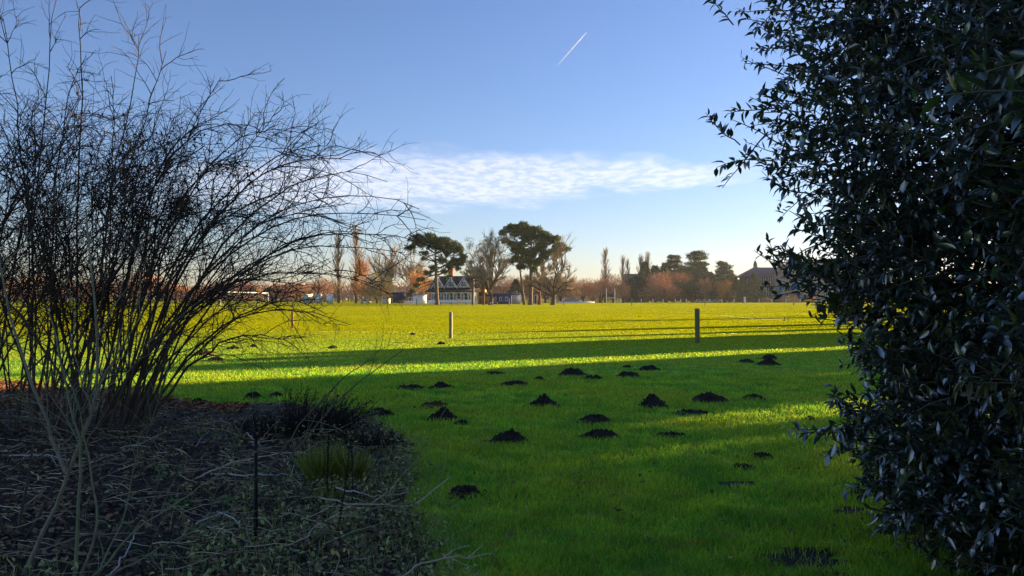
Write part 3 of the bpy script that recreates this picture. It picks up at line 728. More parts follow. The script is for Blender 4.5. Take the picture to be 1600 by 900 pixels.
far_tree('cn', cn, M_BARKL, M_CONIF, 1192, 396, 452, 'low green conifer under the residence balconies', GE, 1.1)
far_tree('cn', cn, M_BARKL, M_CONIF, 1180, 470, 407, 'slim fir tip showing above the residence roof', GE, .45)
bgt('bare_tree', thicket(zz2(437, 385), 9.5, 2400, .10, .05), M_BARK, M_TWO, 1133, 385, 'small orange leafless tree in front of the dark conifers')
bgt('bare_tree', bare_tree(zz2(429, 388), 14, .25, .3, 7, .5, 3, 5, 9, tw=.10), M_BARKL, M_TWB, 1103, 388, 'pale brown bare tree before the low grey house', 'bare trees at the far right side')
bgt('bare_tree', bare_tree(zz2(452, 384), 4, .35, .12, 5, .3, 3, 4, 7, tw=.06), M_BARKL, M_TWO, 1148, 384, 'young orange sapling tree beside the small orange tree', 'bare trees at the far right side')
for px, top, lab in [(1218,456,'reddish bare tree before the residence windows'),(1242,455,'reddish bare tree before the brown residence wing'),(1266,456,'reddish bare tree by the leaf edge of the evergreen bush')]:
    far_tree('th3r', th3, M_BARK, M_TWR, px, 392, top, lab, 'reddish trees before the residence', 1.2)
# low red shrubs along the right edge
for px, wd_, lab in [(1200, 30, 'low green-brown shrub heap left of the red ones'), (1232, 34, 'low red-brown shrub heap behind a thin dark post'), (1262, 34, 'low orange shrub heap beside the evergreen bush leaves')]:
    s_ = thicket(2.6, wd_ / F * 350, 1200, .06, .0)
    t = thing('low_shrub', (xz(px, 350), 350, 0), lab, 'shrub', 'low shrubs along the far right edge')
    s_[1].build('twigs', {1200: M_TWOL, 1232: M_TWR, 1262: M_TWO}[px], t)

# --- trees to the right, beyond the frame, that shade the near turf
ce = conifer(13, 5.4, 5200, .8, .5, 0, .0); GS = 'tall evergreens along the sunny side'
proto_s = None
SH = [(-13,56,14),(-9,58,14),(-5,55,14),(-1.5,57,14),(1.3,55,14),(10.7,57,13.6)]
for i, (q, t_, h) in enumerate(SH):
    p = qt(q, t_); lab = 'tall dark evergreen in the shading row beyond the holly'
    if proto_s is None:
        proto_s = plant_tree('evergreen_tree', ce, M_BARK, M_DARKE, p, lab, GS); proto_s.scale = (.95, .95, h/13)
    else: dup(proto_s, p, lab, rng.uniform(0, 6), (.95, .95, h/13), GS)
hi = conifer(14, 5.0, 3600, .8, .5, 0, .572)  # crown lifted over a short tree, shaped to let a sun fleck through
o_ = plant_tree('evergreen_tree', hi, M_BARK, M_DARKE, qt(6.2, 57), 'tall high-crowned evergreen in the shading row beyond the holly', GS)
for q, t_, h, ws in [(6.2,54.6,7.3,.50),(8.2,55,12.0,.22),(12.5,56,9.0,.66),(14.0,60,10.8,.46),(18.4,58,9.3,.62),(20.3,59,8.8,.60),(21.8,58,8.3,.50),(25.9,80,10.5,.26),(28.6,84,9,.14),(31.2,90,11.5,.40),(34.8,95,9,.18),(44,120,15,.42),(48,126,13,.2),(108,240,25,.6),(66,150,13,.26),(84,190,16,.3),(128,260,20,.5),(150,290,21,.6)]:
    dup(proto_s, qt(q, t_), 'dark evergreen in the shading row beyond the holly', rng.uniform(0, 6), (ws, ws, h/13), GS)

# ------------------------------------------------------------------ buildings
M_WHITE = material('white_paint', (.88, .87, .85), (.80, .79, .77), scale=3, rough=.6)
M_CREAM = material('cream_panel', (.62, .56, .46), (.52, .47, .40), scale=2, rough=.7)
M_TILE = material('dark_roof_tiles', (.050, .032, .032), (.030, .020, .022), scale=6, rough=.8, bump=.4)
M_BRICK = material('orange_brick', (.46, .17, .045), (.34, .11, .035), scale=5, rough=.9, bump=.3)
M_OCHRE = material('ochre_render', (.62, .38, .10), (.52, .30, .08), scale=1.5, rough=.85)
M_GLASS = material('window_glass', (.03, .035, .045), (.05, .05, .06), scale=1, rough=.12, spec=.6)
M_NAVY = material('navy_boards', (.012, .020, .075), (.010, .016, .060), scale=2, stretch=(1, 1, 9), rough=.6)
M_BLUE = material('blue_boards', (.022, .060, .24), (.018, .050, .20), scale=2, stretch=(9, 1, 1), rough=.6)
M_GREY = material('grey_felt_roof', (.16, .17, .19), (.12, .13, .14), scale=2, rough=.8)
M_SLATE = material('blue_slate_roof', (.085, .090, .125), (.065, .07, .10), scale=3, rough=.7)
M_WALLB = material('buff_brick', (.26, .20, .165), (.21, .16, .135), scale=3, rough=.9)
M_WOOD = material('bench_wood', (.22, .15, .07), (.15, .10, .05), scale=4, stretch=(1, 8, 8), rough=.8)
M_DWOOD = material('dark_bench_wood', (.05, .04, .035), (.035, .03, .025), scale=4, rough=.8)
M_METAL = material('goal_metal', (.70, .70, .68), (.60, .60, .58), scale=3, rough=.45)

# pavilion: front along local x, front face at y = 0, turned so that its right end shows
DP = 255.0; kp = F / DP
pv = thing('pavilion', (xz(705, DP), DP, 0), 'white timber cricket pavilion with three front gables, verandah and brick chimney', 'pavilion', None, R(-21))
W2 = 8.1
m = MB()
m.box((-W2, 2.2, 0), (W2, 9, 5.0)); m.build('wall', M_WHITE, pv)
m = MB()                                      # sunny end wall with its gable
m.prism([(2.2, 0), (9.2, 0), (9.2, 5.0), (5.7, 9.0), (2.2, 5.0)], 0, .25)
m.v = [np.stack([W2 + .003 + v[:, 1], v[:, 0], v[:, 2]], -1) for v in m.v]; m.build('end_wall', M_OCHRE, pv)
rf = MB()
rf.add([(-W2-.5, 1.7, 4.9), (W2+.5, 1.7, 4.9), (W2+.5, 5.7, 9.2), (-W2-.5, 5.7, 9.2), (-W2-.5, 9.7, 4.9), (W2+.5, 9.7, 4.9),
        (-W2-.5, 1.7, 4.65), (W2+.5, 1.7, 4.65), (W2+.5, 5.7, 8.95), (-W2-.5, 5.7, 8.95), (-W2-.5, 9.7, 4.65), (W2+.5, 9.7, 4.65)],
       f4=[[0,1,2,3],[3,2,5,4],[7,6,9,8],[8,9,10,11],[0,6,7,1],[4,5,11,10],[1,7,8,2],[2,8,11,5],[6,0,3,9],[9,3,4,10]])
roof = rf.build('roof', M_TILE, pv)
for cxx, cy_, zt_ in [(-3.0, 6.2, 11.6), (7.55, 5.2, 11.0)]:
    c = MB(); c.box((cxx-.75, cy_-.6, 6.5), (cxx+.75, cy_+.6, zt_)); c.box((cxx-.9, cy_-.75, zt_-.5), (cxx+.9, cy_+.75, zt_-.15))
    for dx in (-.35, .35): c.tube([(cxx+dx, cy_, zt_), (cxx+dx, cy_, zt_+.55)], .16, 8)
    c.build('chimney', M_BRICK, roof)
for gxx in (-5.2, -.7, 3.8):                # three gables breaking through the eaves
    gm_ = MB(); gm_.prism([(gxx-2.0, 5.35), (gxx+2.0, 5.35), (gxx, 8.25)], 1.4, 1.6); ga = gm_.build('gable', M_WHITE, pv)
    rr_ = MB()
    for s_ in (-1, 1):
        rr_.add([(gxx, 1.1, 8.75), (gxx + s_*2.45, 1.1, 5.2), (gxx + s_*2.45, 5.6, 5.2), (gxx, 5.6, 8.75),
                 (gxx, 1.1, 8.55), (gxx + s_*2.30, 1.1, 5.2), (gxx + s_*2.30, 5.6, 5.2), (gxx, 5.6, 8.55)],
                f4=[[0,1,2,3],[4,7,6,5],[0,4,5,1],[3,2,6,7],[1,5,6,2]])
    rr_.build('gable_roof', M_TILE, ga)
    bb = MB()
    for s_ in (-1, 1):
        bb.add([(gxx, 1.02, 8.78), (gxx, 1.02, 8.32), (gxx + s_*2.48, 1.02, 4.98), (gxx + s_*2.48, 1.02, 5.36), (gxx, 1.09, 8.78), (gxx, 1.09, 8.32), (gxx + s_*2.48, 1.09, 4.98), (gxx + s_*2.48, 1.09, 5.36)],
               f4=[[0,1,2,3],[7,6,5,4],[0,3,7,4],[1,5,6,2]])
    bb.build('bargeboard', M_WHITE, ga)
    wn = MB(); wn.box((gxx-.62, 1.36, 5.75), (gxx+.62, 1.398, 7.1)); wo_ = wn.build('window', M_GLASS, ga)
    fr = MB()
    for x_ in (-.66, -.2, .2, .66): fr.box((gxx+x_-.05, 1.31, 5.7), (gxx+x_+.05, 1.355, 7.15))
    for z_ in (5.7, 6.5, 7.15): fr.box((gxx-.71, 1.305, z_-.045), (gxx+.71, 1.352, z_+.045))
    fr.build('frame', M_WHITE, wo_)
    hb = MB()
    for s_ in (-1, 1):
        hb.add([(gxx+s_*.75, 1.36, 5.45), (gxx+s_*.9, 1.36, 5.45), (gxx+s_*.9, 1.36, 6.9), (gxx+s_*.75, 1.36, 6.9), (gxx+s_*.75, 1.397, 5.45), (gxx+s_*.9, 1.397, 5.45), (gxx+s_*.9, 1.397, 6.9), (gxx+s_*.75, 1.397, 6.9)], f4=[[0,1,2,3],[4,7,6,5],[0,4,5,1],[1,5,6,2],[2,6,7,3],[3,7,4,0]])
    hb.build('timber_strut', M_DWOOD, ga)
vr = MB(); vr.add([(-W2-1.1, -.4, 4.0), (W2+.9, -.4, 4.0), (W2+.5, 2.19, 5.25), (-W2-.7, 2.19, 5.25), (-W2-1.1, -.4, 3.84), (W2+.9, -.4, 3.84), (W2+.5, 2.19, 5.0), (-W2-.7, 2.19, 5.0)],
     f4=[[0,1,2,3],[4,7,6,5],[0,4,5,1],[1,5,6,2],[2,6,7,3],[3,7,4,0]]); vr.build('verandah_roof', M_TILE, pv)
xs = [-8.4, -6.2, -3.6, -1.6, .9, 3.5, 6.0, 8.2]
for x_ in xs:
    b_ = MB(); b_.box((x_-.11, -.1, .5), (x_+.11, .12, 3.84)); b_.build('verandah_post', M_WHITE, pv)
for a_, b2 in zip(xs[:-1], xs[1:]):           # curved braces make the arches
    ar = MB(); mid_x = (a_ + b2) / 2; hw = (b2 - a_) / 2 - .11
    th_ = np.linspace(0, math.pi, 13)
    for k in range(12):
        x0, x1 = mid_x + hw*math.cos(th_[k]), mid_x + hw*math.cos(th_[k+1]); z0, z1 = 2.75 + .85*math.sin(th_[k]), 2.75 + .85*math.sin(th_[k+1])
        ar.add([(x0, -.04, z0), (x1, -.04, z1), (x1, -.04, 3.836), (x0, -.04, 3.836), (x0, .05, z0), (x1, .05, z1), (x1, .05, 3.836), (x0, .05, 3.836)], f4=[[0,1,2,3],[7,6,5,4],[0,4,5,1]])
    ar.build('arch', M_WHITE, pv)
bl = MB(); bl.box((-8.4, -.06, .45), (8.2, .06, 1.35)); bl.build('balustrade', M_WHITE, pv)
for k, (x_, wd_) in enumerate([(-7.3, .55), (-5.0, 1.0), (-2.6, .7), (-.4, .95), (2.2, 1.0), (4.7, 1.0), (7.0, .6)]):
    wn = MB(); wn.box((x_-wd_, 2.13, 1.5), (x_+wd_, 2.197, 3.5)); wo_ = wn.build('window', M_GLASS, pv)
    fr = MB()
    for q_ in (-1, 0, 1): fr.box((x_+q_*wd_-.06, 2.07, 1.45), (x_+q_*wd_+.06, 2.126, 3.55))
    for z_ in (1.45, 2.6, 3.55): fr.box((x_-wd_-.06, 2.065, z_-.06), (x_+wd_+.06, 2.123, z_+.06))
    fr.build('frame', M_WHITE, wo_)
an = MB(); an.box((W2+.3, 3.2, 0), (W2+3.2, 8.4, 2.6)); an.build('end_extension', M_BRICK, pv)
ar_ = MB(); ar_.prism([(W2+.28, 2.62), (W2+3.6, 2.62), (W2+3.6, 2.9), (W2+.28, 4.0)], 2.9, 8.7); ar_.build('extension_roof', M_TILE, pv)
st_ = MB(); st_.prism([(4.6, 0), (7.0, 0), (6.6, 7.0), (6.4, 11.0), (5.0, 11.0), (4.9, 7.0)], 0, .7)
st_.v = [np.stack([W2 + .26 + v[:, 1], v[:, 0] - .2, v[:, 2]], -1) for v in st_.v]; st_.build('chimney_breast', M_BRICK, pv)

def simple_house(name, lab, cat, px0, px1, top, d, mt_wall, mt_roof, roof='flat', depth=4, base=None, wins=(), rz=0.0):
    x0, x1 = (px0 - 800)/F*d, (px1 - 800)/F*d; h = EYE - (top - HZ)/F*d; c = (x0 + x1)/2; hw = (x1 - x0)/2
    t = thing(name, (c, d, 0), lab, cat, None, rz)
    wl = MB(); hz = h if roof is None else h - (.18 if roof == 'flat' else h*.28)
    wl.box((-hw, 0, -.1), (hw, depth, hz)); wl.build('wall', mt_wall, t)
    if roof == 'flat':
        r_ = MB(); r_.box((-hw-.25, -.3, hz+.003), (hw+.25, depth+.2, h)); r_.build('roof', mt_roof, t)
    elif roof == 'pitch':
        r_ = MB(); r_.add([(-hw-.3, -.4, hz-.1), (hw+.3, -.4, hz-.1), (hw+.3, depth/2, h), (-hw-.3, depth/2, h), (-hw-.3, depth+.4, hz-.1), (hw+.3, depth+.4, hz-.1)], f4=[[0,1,2,3],[3,2,5,4],[0,4,5,1]], f3=[[0,3,4],[1,5,2]]); r_.build('roof', mt_roof, t)
    for (a, b, z0, z1) in wins:
        w_ = MB(); w_.box((a*hw, -.05, z0*h), (b*hw, -.003, z1*h)); wo2 = w_.build('window', M_GLASS, t)
        f_ = MB()
        for xx in (a*hw, b*hw): f_.box((xx-.07, -.10, z0*h-.07), (xx+.07, -.053, z1*h+.07))
        for z_ in (z0*h, z1*h): f_.box((a*hw+.072, -.10, z_-.07), (b*hw-.072, -.053, z_+.07))
        f_.build('frame', M_WHITE, wo2)
    return t
simple_house('clubhouse', 'long low blue clubhouse with grey roof behind the bare trees', 'clubhouse', 771, 813, 458.5, 258, M_BLUE, M_GREY, 'flat', 6, wins=[(-.9, -.8, .3, .65), (-.55, -.4, .3, .65), (-.1, .05, .3, .65)])
simple_house('shed', 'white shed between the navy screen and the pavilion', 'shed', 645, 664, 460, 268, M_WHITE, M_GREY, 'flat', 5)
simple_house('house', 'small brick house with a steep orange gable behind the white shed', 'house', 634, 650, 456.5, 282, M_BRICK, M_TILE, 'pitch', 5, wins=[(-.5, .1, .25, .55)])
simple_house('shed', 'low cream hut under the dense brown thicket', 'shed', 597, 608, 465.5, 290, M_CREAM, M_GREY, 'flat', 3, wins=[(.1, .6, .3, .75)])
simple_house('shed', 'white hut with one small window beside the blue clubhouse', 'shed', 759, 768, 463, 262, M_WHITE, M_GREY, 'flat', 3, wins=[(-.2, .5, .3, .75)])
simple_house('hut', 'small hut with white doorway between two pine trunks', 'hut', 831, 841, 457.5, 262, material('red_boards', (.16, .04, .03)), M_GREY, 'flat', 3, wins=[(-.3, .6, .05, .8)])
simple_house('house', 'low grey house behind pale bare trees and parked vehicles', 'house', 1084, 1122, 452, 418, M_GREY, M_SLATE, 'pitch', 9, wins=[(-.7, -.3, .25, .55), (.2, .6, .25, .55)])
simple_house('house', 'grey flat-roofed block edge beside the dark blocky evergreen', 'house', 977, 1006, 428, 425, M_GREY, material('dark_parapet', (.10, .06, .05)), 'flat', 9, wins=[(-.9, -.5, .8, .9)])
# sight screens
def screen(lab, cat, px0, px1, top, bot, d, mt, name, rz=.0):
    x0, x1 = (px0-800)/F*d, (px1-800)/F*d; h = EYE - (top-HZ)/F*d; t = thing(name, ((x0+x1)/2, d, 0), lab, cat, 'white screens at the far edge' if mt is M_WHITE or mt is M_CREAM else None, rz); hw = (x1-x0)/2/max(.6, math.cos(rz))
    b_ = MB(); b_.box((-hw, -.05, .35), (hw, .05, h)); b_.build('panel', mt, t)
    for s_ in (-1, 1):
        l_ = MB(); l_.box((s_*hw*.8-.06, .053, 0), (s_*hw*.8+.06, .17, h*.9)); l_.tube([(s_*hw*.8, .2, h*.7), (s_*hw*.8, 1.3, .05)], .05, 5); l_.build('leg', M_METAL, t)
screen('broad navy blue sight screen left of the pavilion', 'sight screen', 613.5, 634.5, 456.5, 472, 272, M_NAVY, 'sight_screen')
screen('cream sunlit upright panel, left of the three behind the shrub tips', 'screen', 476, 487.5, 459, 475, 240, M_CREAM, 'screen_panel', 1.0)  # one of the white screens, sun warmth put into its cream colour
screen('white upright panel in the middle of the three behind the shrub tips', 'screen', 493, 503, 459, 475, 241, M_WHITE, 'screen_panel')
screen('white upright panel nearest the poplars, right of the three', 'screen', 510, 520.5, 459.5, 475, 243, M_WHITE, 'screen_panel')
# picket fence before the pavilion
t = thing('picket_fence', (xz(690, 236), 236, 0), 'long white picket fence in front of the pavilion', 'fence')
f0, f1 = (632-690)/F*236, (746-690)/F*236
pk = MB()
for x_ in np.arange(f0, f1, .22): pk.box((x_-.06, -.015, .1), (x_+.06, .015, 1.15))
pk.build('pickets', M_WHITE, t)
rl = MB()
for z_ in (.35, .95): rl.box((f0, .018, z_-.05), (f1, .06, z_+.05))
rl.build('rail', M_WHITE, t)
# benches
def bench(px, py, wpx, lab, mt, back=False):
    c = gp(px, py); l = wpx / F * c[1]; t = thing('park_bench', c, lab, 'bench', 'benches along the pitch')
    s_ = MB()
    for y_ in (-.2, 0, .2): s_.box((-l/2, y_-.085, .72), (l/2, y_+.085, .78))
    s_.build('seat', mt, t)
    if back:
        b_ = MB(); 
        for z_ in (.95, 1.12, 1.29): b_.box((-l/2, .25, z_-.06), (l/2, .30, z_+.06))
        b_.build('backrest', mt, t)
    for sx in (-1, 1):
        for y_ in (-.22, .22):
            g_ = MB(); g_.box((sx*(l/2-.2)-.06, y_-.05, 0), (sx*(l/2-.2)+.06, y_+.05, .717)); g_.build('leg', mt, t)
bench(624, 477.8, 14, 'wooden bench with backrest in front of the navy sight screen', M_WOOD, True)
bench(697, 477.0, 19, 'dark backless bench right of the drooping pine trunk', M_DWOOD)
bench(722, 476.8, 14, 'dark backless bench farther right before the pavilion steps', M_DWOOD)
bench(772, 476.6, 13, 'white bench in front of the blue clubhouse', M_WHITE)
# flagpole
t = thing('flagpole', (xz(740.4, 240), 240, 0), 'thin white flagpole at the sunny end of the pavilion', 'flagpole')
MB().tube([(0, 0, 0), (0, 0, 8), (0, 0, 10.5)], [.13, .1, .06], 8).build('pole', M_WHITE, t)
MB().tube([(0, 0, 10.5), (0, 0, 10.6), (0, 0, 10.75)], [.12, .16, .05], 8).build('finial', M_WHITE, t)
# football goals
def goal(loc, rz, wid, h, lab, dp=1.6, r=.06):
    t = thing('football_goal', loc, lab, 'goal', 'football goals', rz)
    for s_ in (-1, 1): MB().tube([(s_*wid/2, 0, 0), (s_*wid/2, 0, h)], r, 8).build('upright', M_METAL, t)
    MB().tube([(-wid/2 - r, 0, h), (wid/2 + r, 0, h)], r, 8).build('crossbar', M_METAL, t)
    n_ = MB()
    for x_ in np.linspace(-wid/2, wid/2, 25): n_.tube([(x_, .02, h-.02), (x_, dp*.5, h-.1), (x_, dp, .05)], .006, 3, cap=False)
    for f_ in np.linspace(0, 1, 9): n_.tube([(-wid/2, dp*(.5+.5*f_), (h-.1)*(1-f_)+.05*f_), (wid/2, dp*(.5+.5*f_), (h-.1)*(1-f_)+.05*f_)], .006, 3, cap=False)
    n_.build('net', material('goal_net', (.45, .45, .42), scale=5), t)
a_, b_ = gp(344.5, 481), gp(419, 478.8)
goal(((a_+b_)/2), math.atan2(b_[1]-a_[1], b_[0]-a_[0]), float(np.linalg.norm(a_-b_)), 2.9, 'white football goal seen through the bare shrub twigs', r=.09)
goal((xz(806.5, 246), 246, 0), 0, 2.9, 2.7, 'small white goal frame against the blue clubhouse', .8)
# rugby posts
d = 346.0
t = thing('rugby_posts', (xz(954, d), d, 0), 'white rugby posts in an H on the far side of the field', 'goalposts')
hw = 13.2/2/F*d
for s_ in (-1, 1): MB().tube([(s_*hw, 0, 0), (s_*hw, 0, 6.3)], [.13, .10], 8).build('upright', M_METAL, t)
MB().tube([(-hw+.13, 0, 2.2), (hw-.13, 0, 2.2)], .10, 8).build('crossbar', M_METAL, t)
t = thing('practice_goal', (xz(937, 345), 345, 0), 'small orange frame standing left of the rugby posts', 'goal')
hw = 3/F*345
for s_ in (-1, 1): b_ = MB(); b_.box((s_*hw-.12, -.12, 0), (s_*hw+.12, .12, 2.9)); b_.build('upright', M_POSTO, t)
b_ = MB(); b_.box((-hw-.12, -.12, 2.903), (hw+.12, .12, 3.1)); b_.build('crossbar', M_POSTO, t)
b_ = MB(); b_.box((-hw*.6, .3, .0), (hw*.6, .4, 2.6)); b_.build('board', material('dark_red_board', (.16, .05, .03)), t)
# pitch cover and roller hoops
t = thing('pitch_cover', (xz(900, 330), 330, 0), 'long low white pitch cover lying at the far edge', 'pitch cover')
hw = 29/F*330; b_ = MB(); b_.prism([(-.9, 0), (.9, 0), (.75, .62), (-.75, .62)], -hw, hw); b_.v = [np.stack([v[:, 1], v[:, 0], v[:, 2]], -1) for v in b_.v]; b_.build('sheet', M_WHITE, t)
t = thing('wheeled_cover', (xz(894, 336), 336, 0), 'grey arched wheeled cover behind the long white pitch cover', 'pitch cover')
b_ = MB(); th_ = np.linspace(0, math.pi, 10); b_.prism([(4.2*math.cos(a), .5 + 1.5*math.sin(a)) for a in th_], 0, 3); b_.build('arched_sheet', M_GREY, t)
for s_ in (-3, 3):
    for y_ in (-.1, 3.0): b_ = MB(); b_.prism([(s_ + .4*math.cos(a), .4 + .4*math.sin(a)) for a in np.linspace(0, 2*math.pi, 12, endpoint=False)], y_, y_+.09); b_.build('wheel', M_DWOOD, t)
# white rail fence on the far right
d = 347.0; t = thing('rail_fence', (xz(1060, d), d, 0), 'low white post and rail fence along the far right edge', 'fence')
for px in (965, 970, 1002, 1020, 1036, 1055, 1063.5, 1072.5, 1109, 1128, 1147, 1186, 1206, 1228, 1250, 1275):
    x_ = (px-1060)/F*d; b_ = MB(); b_.box((x_-.16, -.1, 0), (x_+.16, .1, 1.75)); b_.build('post', M_POSTW, t)
b_ = MB(); b_.box(((980-1060)/F*d, .103, .9), ((1290-1060)/F*d, .15, 1.02)); b_.build('rail', M_GREY, t)
post(1163.3, 475.2, 11.5, 2.1, M_POSTW, 'stout white post standing before the conifers', 0, .1)
# parked vehicles far away
def car(px, d, lab, mt, l=4.4, h=1.55, rz=0.1):
    t = thing('parked_car', (xz(px, d), d, 0), lab, 'car', 'vehicles parked beyond the far fence', rz)
    b_ = MB(); b_.prism([(-l/2, .35), (l/2, .35), (l/2, .8), (l*.36, .92), (-l*.42, .95), (-l/2, .85)], -.85, .85); b_.prism([(-l*.40, .953), (l*.22, .953), (l*.10, h), (-l*.30, h)], -.75, .75); b_.build('body', mt, t)
    g_ = MB()
    for y0, y1 in ((-.77, -.753), (.753, .77)): g_.prism([(-l*.34, 1.0), (l*.17, 1.0), (l*.08, h-.1), (-l*.27, h-.1)], y0, y1)
    g_.build('window', M_GLASS, t)
    for x_ in (-l*.3, l*.3):
        for y0 in (-.88, .66):
            w_ = MB(); w_.prism([(x_+.33*math.cos(a), .33+.33*math.sin(a)) for a in np.linspace(0, 2*math.pi, 14, endpoint=False)], y0, y0+.22); w_.build('wheel', M_DWOOD, t)
M_CARC = material('cream_car_paint', (.62, .52, .34), (.58, .48, .30), scale=1, rough=.3, spec=.5); M_CARG = material('silver_car_paint', (.40, .41, .40), (.36, .37, .36), scale=1, rough=.3, spec=.5)
car(1093, 384, 'cream car, the left one of two beyond the far fence', M_CARC, 4.2, 1.6); car(1105, 386, 'cream car, the right one of two beyond the far fence', M_CARC, 4.4, 1.75)
car(1121, 386, 'silver car beside the small orange tree', M_CARG, 4.6); car(571, 300, 'white car under the poplars behind the thicket', material('white_car_paint', (.7, .7, .72), rough=.3), 4.4)

# residence block at the far right
d = 430.0; kr = F / d
t = thing('residence_block', (xz(1240, d), d, 0), 'long four-storey residence with blue slate hipped roof and balconies', 'building')
X0, X1 = (1160-1240)/kr, (1330-1240)/kr; zz3 = lambda py: EYE - (py - HZ)/kr
b_ = MB(); b_.box((X0, 0, -.1), (X1, 14, zz3(447))); b_.build('wall', M_WALLB, t)
r_ = MB(); e0 = zz3(433); r_.add([(X0-.8, -.8, e0), (X1+.8, -.8, e0), (X1+.8, 14.8, e0), (X0-.8, 14.8, e0), (X0+8, 7, zz3(417)), (X1-8, 7, zz3(417))], f4=[[0,1,5,4],[2,3,4,5],[3,2,1,0]], f3=[[1,2,5],[3,0,4]]); rfo = r_.build('roof', M_SLATE, t)
b_ = MB(); b_.box((X0+2, .8, zz3(447)+.003), (X1-2, 13, e0-.003)); b_.build('top_storey', M_SLATE, t)
b_ = MB(); b_.box((X0, -1.6, zz3(447.5)), (X1, -.003, zz3(446.3))); b_.box((X0, -1.6, zz3(446.2)), (X1, -1.5, zz3(442.5))); b_.build('balcony', M_WALLB, t)
for i, px in enumerate(np.arange(1168, 1326, 11)):
    x_ = (px-1240)/kr
    for (ya, yb, yy0, wd_) in ((434.5, 441.5, .72, 1.35), (449.5, 455, -.08, 1.3), (458, 463.5, -.08, 1.2)):
        w_ = MB(); w_.box((x_-wd_, yy0, zz3(yb)), (x_+wd_, yy0+.07, zz3(ya))); wo2 = w_.build('window', M_GLASS, t)
        f_ = MB()
        for q_ in (-1, 0, 1): f_.box((x_+q_*wd_-.13, yy0-.06, zz3(yb)), (x_+q_*wd_+.13, yy0-.003, zz3(ya)))
        f_.box((x_-wd_-.13, yy0-.12, zz3(yb)-.35), (x_+wd_+.13, yy0-.063, zz3(yb)-.003)); f_.build('frame', M_WHITE, wo2)
b_ = MB(); b_.box((X0-1, -.2, zz3(456.8)), (X1, -.003, zz3(455.6))); b_.build('band_course', M_CREAM, t)
t = thing('residence_wing', (xz(1262, 418), 418, 0), 'brown brick residence wing with tall chimneys behind the bush leaves', 'building')
kr2 = F/418; Xa, Xb = (1217-1262)/kr2, (1345-1262)/kr2; zw = lambda py: EYE - (py-HZ)/kr2
b_ = MB(); b_.box((Xa, 0, -.1), (Xb, 10, zw(427))); b_.build('wall', M_WALLB, t)
r_ = MB(); r_.add([(Xa-.5, -.5, zw(427)), (Xb+.5, -.5, zw(427)), (Xb+.5, 10.5, zw(427)), (Xa-.5, 10.5, zw(427)), (Xa+2, 5, zw(412)), (Xb-2, 5, zw(412))], f4=[[0,1,5,4],[2,3,4,5],[3,2,1,0]], f3=[[1,2,5],[3,0,4]]); rfo = r_.build('roof', material('brown_roof_tiles', (.13, .09, .075), (.10, .07, .06), scale=4), t)
for px, tp_ in ((1223.5, 407), (1236, 408)):
    x_ = (px-1262)/kr2; b_ = MB(); b_.box((x_-.9, 3, zw(424)), (x_+.9, 5, zw(tp_))); b_.box((x_-1.05, 2.85, zw(tp_+1.6)), (x_+1.05, 5.15, zw(tp_+.8))); b_.build('chimney', M_WALLB, rfo)
for px in (1232, 1250, 1270, 1290, 1310):
    for py in (434, 446, 458):
        x_ = (px-1262)/kr2; w_ = MB(); w_.box((x_-.9, -.06, zw(py+5)), (x_+.9, -.003, zw(py))); wo2 = w_.build('window', M_GLASS, t)
        f_ = MB(); f_.box((x_-1.05, -.12, zw(py+5)-.2), (x_+1.05, -.063, zw(py+5)-.003)); f_.box((x_-.06, -.12, zw(py+5)), (x_+.06, -.063, zw(py))); f_.build('frame', M_WHITE, wo2)
simple_house('residence_tower', 'flat-topped pale block rising over the residence wing', 'building', 1249, 1300, 405.5, 455, M_WALLB, M_GREY, 'flat', 10)

# contrail high above
a_, b_ = at(917, 50, 9000), at(868, 106, 9000); tt = np.linspace(0, 1, 14)[:, None]
m_ct = bpy.data.materials.new('contrail_vapour'); nt, N, L = nodes_of(m_ct)
o_ = N.new('ShaderNodeOutputMaterial'); df = N.new('ShaderNodeBsdfDiffuse'); df.inputs[0].default_value = (.9, .9, .9, 1); tn = N.new('ShaderNodeBsdfTransparent'); tl = N.new('ShaderNodeBsdfTranslucent'); tl.inputs[0].default_value = (.9, .9, .9, 1)
tcx = N.new('ShaderNodeTexCoord'); sx_ = N.new('ShaderNodeSeparateXYZ'); L.new(tcx.outputs['Generated'], sx_.inputs[0])
mp_ = N.new('ShaderNodeMapRange'); mp_.inputs['From Min'].default_value = .0; mp_.inputs['From Max'].default_value = .8; mp_.inputs['To Min'].default_value = 0; mp_.inputs['To Max'].default_value = .42; L.new(sx_.outputs['Z'], mp_.inputs['Value'])
m1 = N.new('ShaderNodeMixShader'); m1.inputs[0].default_value = .5; L.new(df.outputs[0], m1.inputs[1]); L.new(tl.outputs[0], m1.inputs[2])
m2 = N.new('ShaderNodeMixShader'); L.new(mp_.outputs[0], m2.inputs[0]); L.new(tn.outputs[0], m2.inputs[1]); L.new(m1.outputs[0], m2.inputs[2]); L.new(m2.outputs[0], o_.inputs[0])
ct = MB().tube(a_*(1-tt) + b_*tt, np.interp(np.linspace(0, 1, 14), [0, .15, 1], [1.5, 5, 7]), 8).build('contrail', m_ct, smooth=True)
tag(ct, 'short white aircraft contrail slanting across the blue sky', 'contrail')

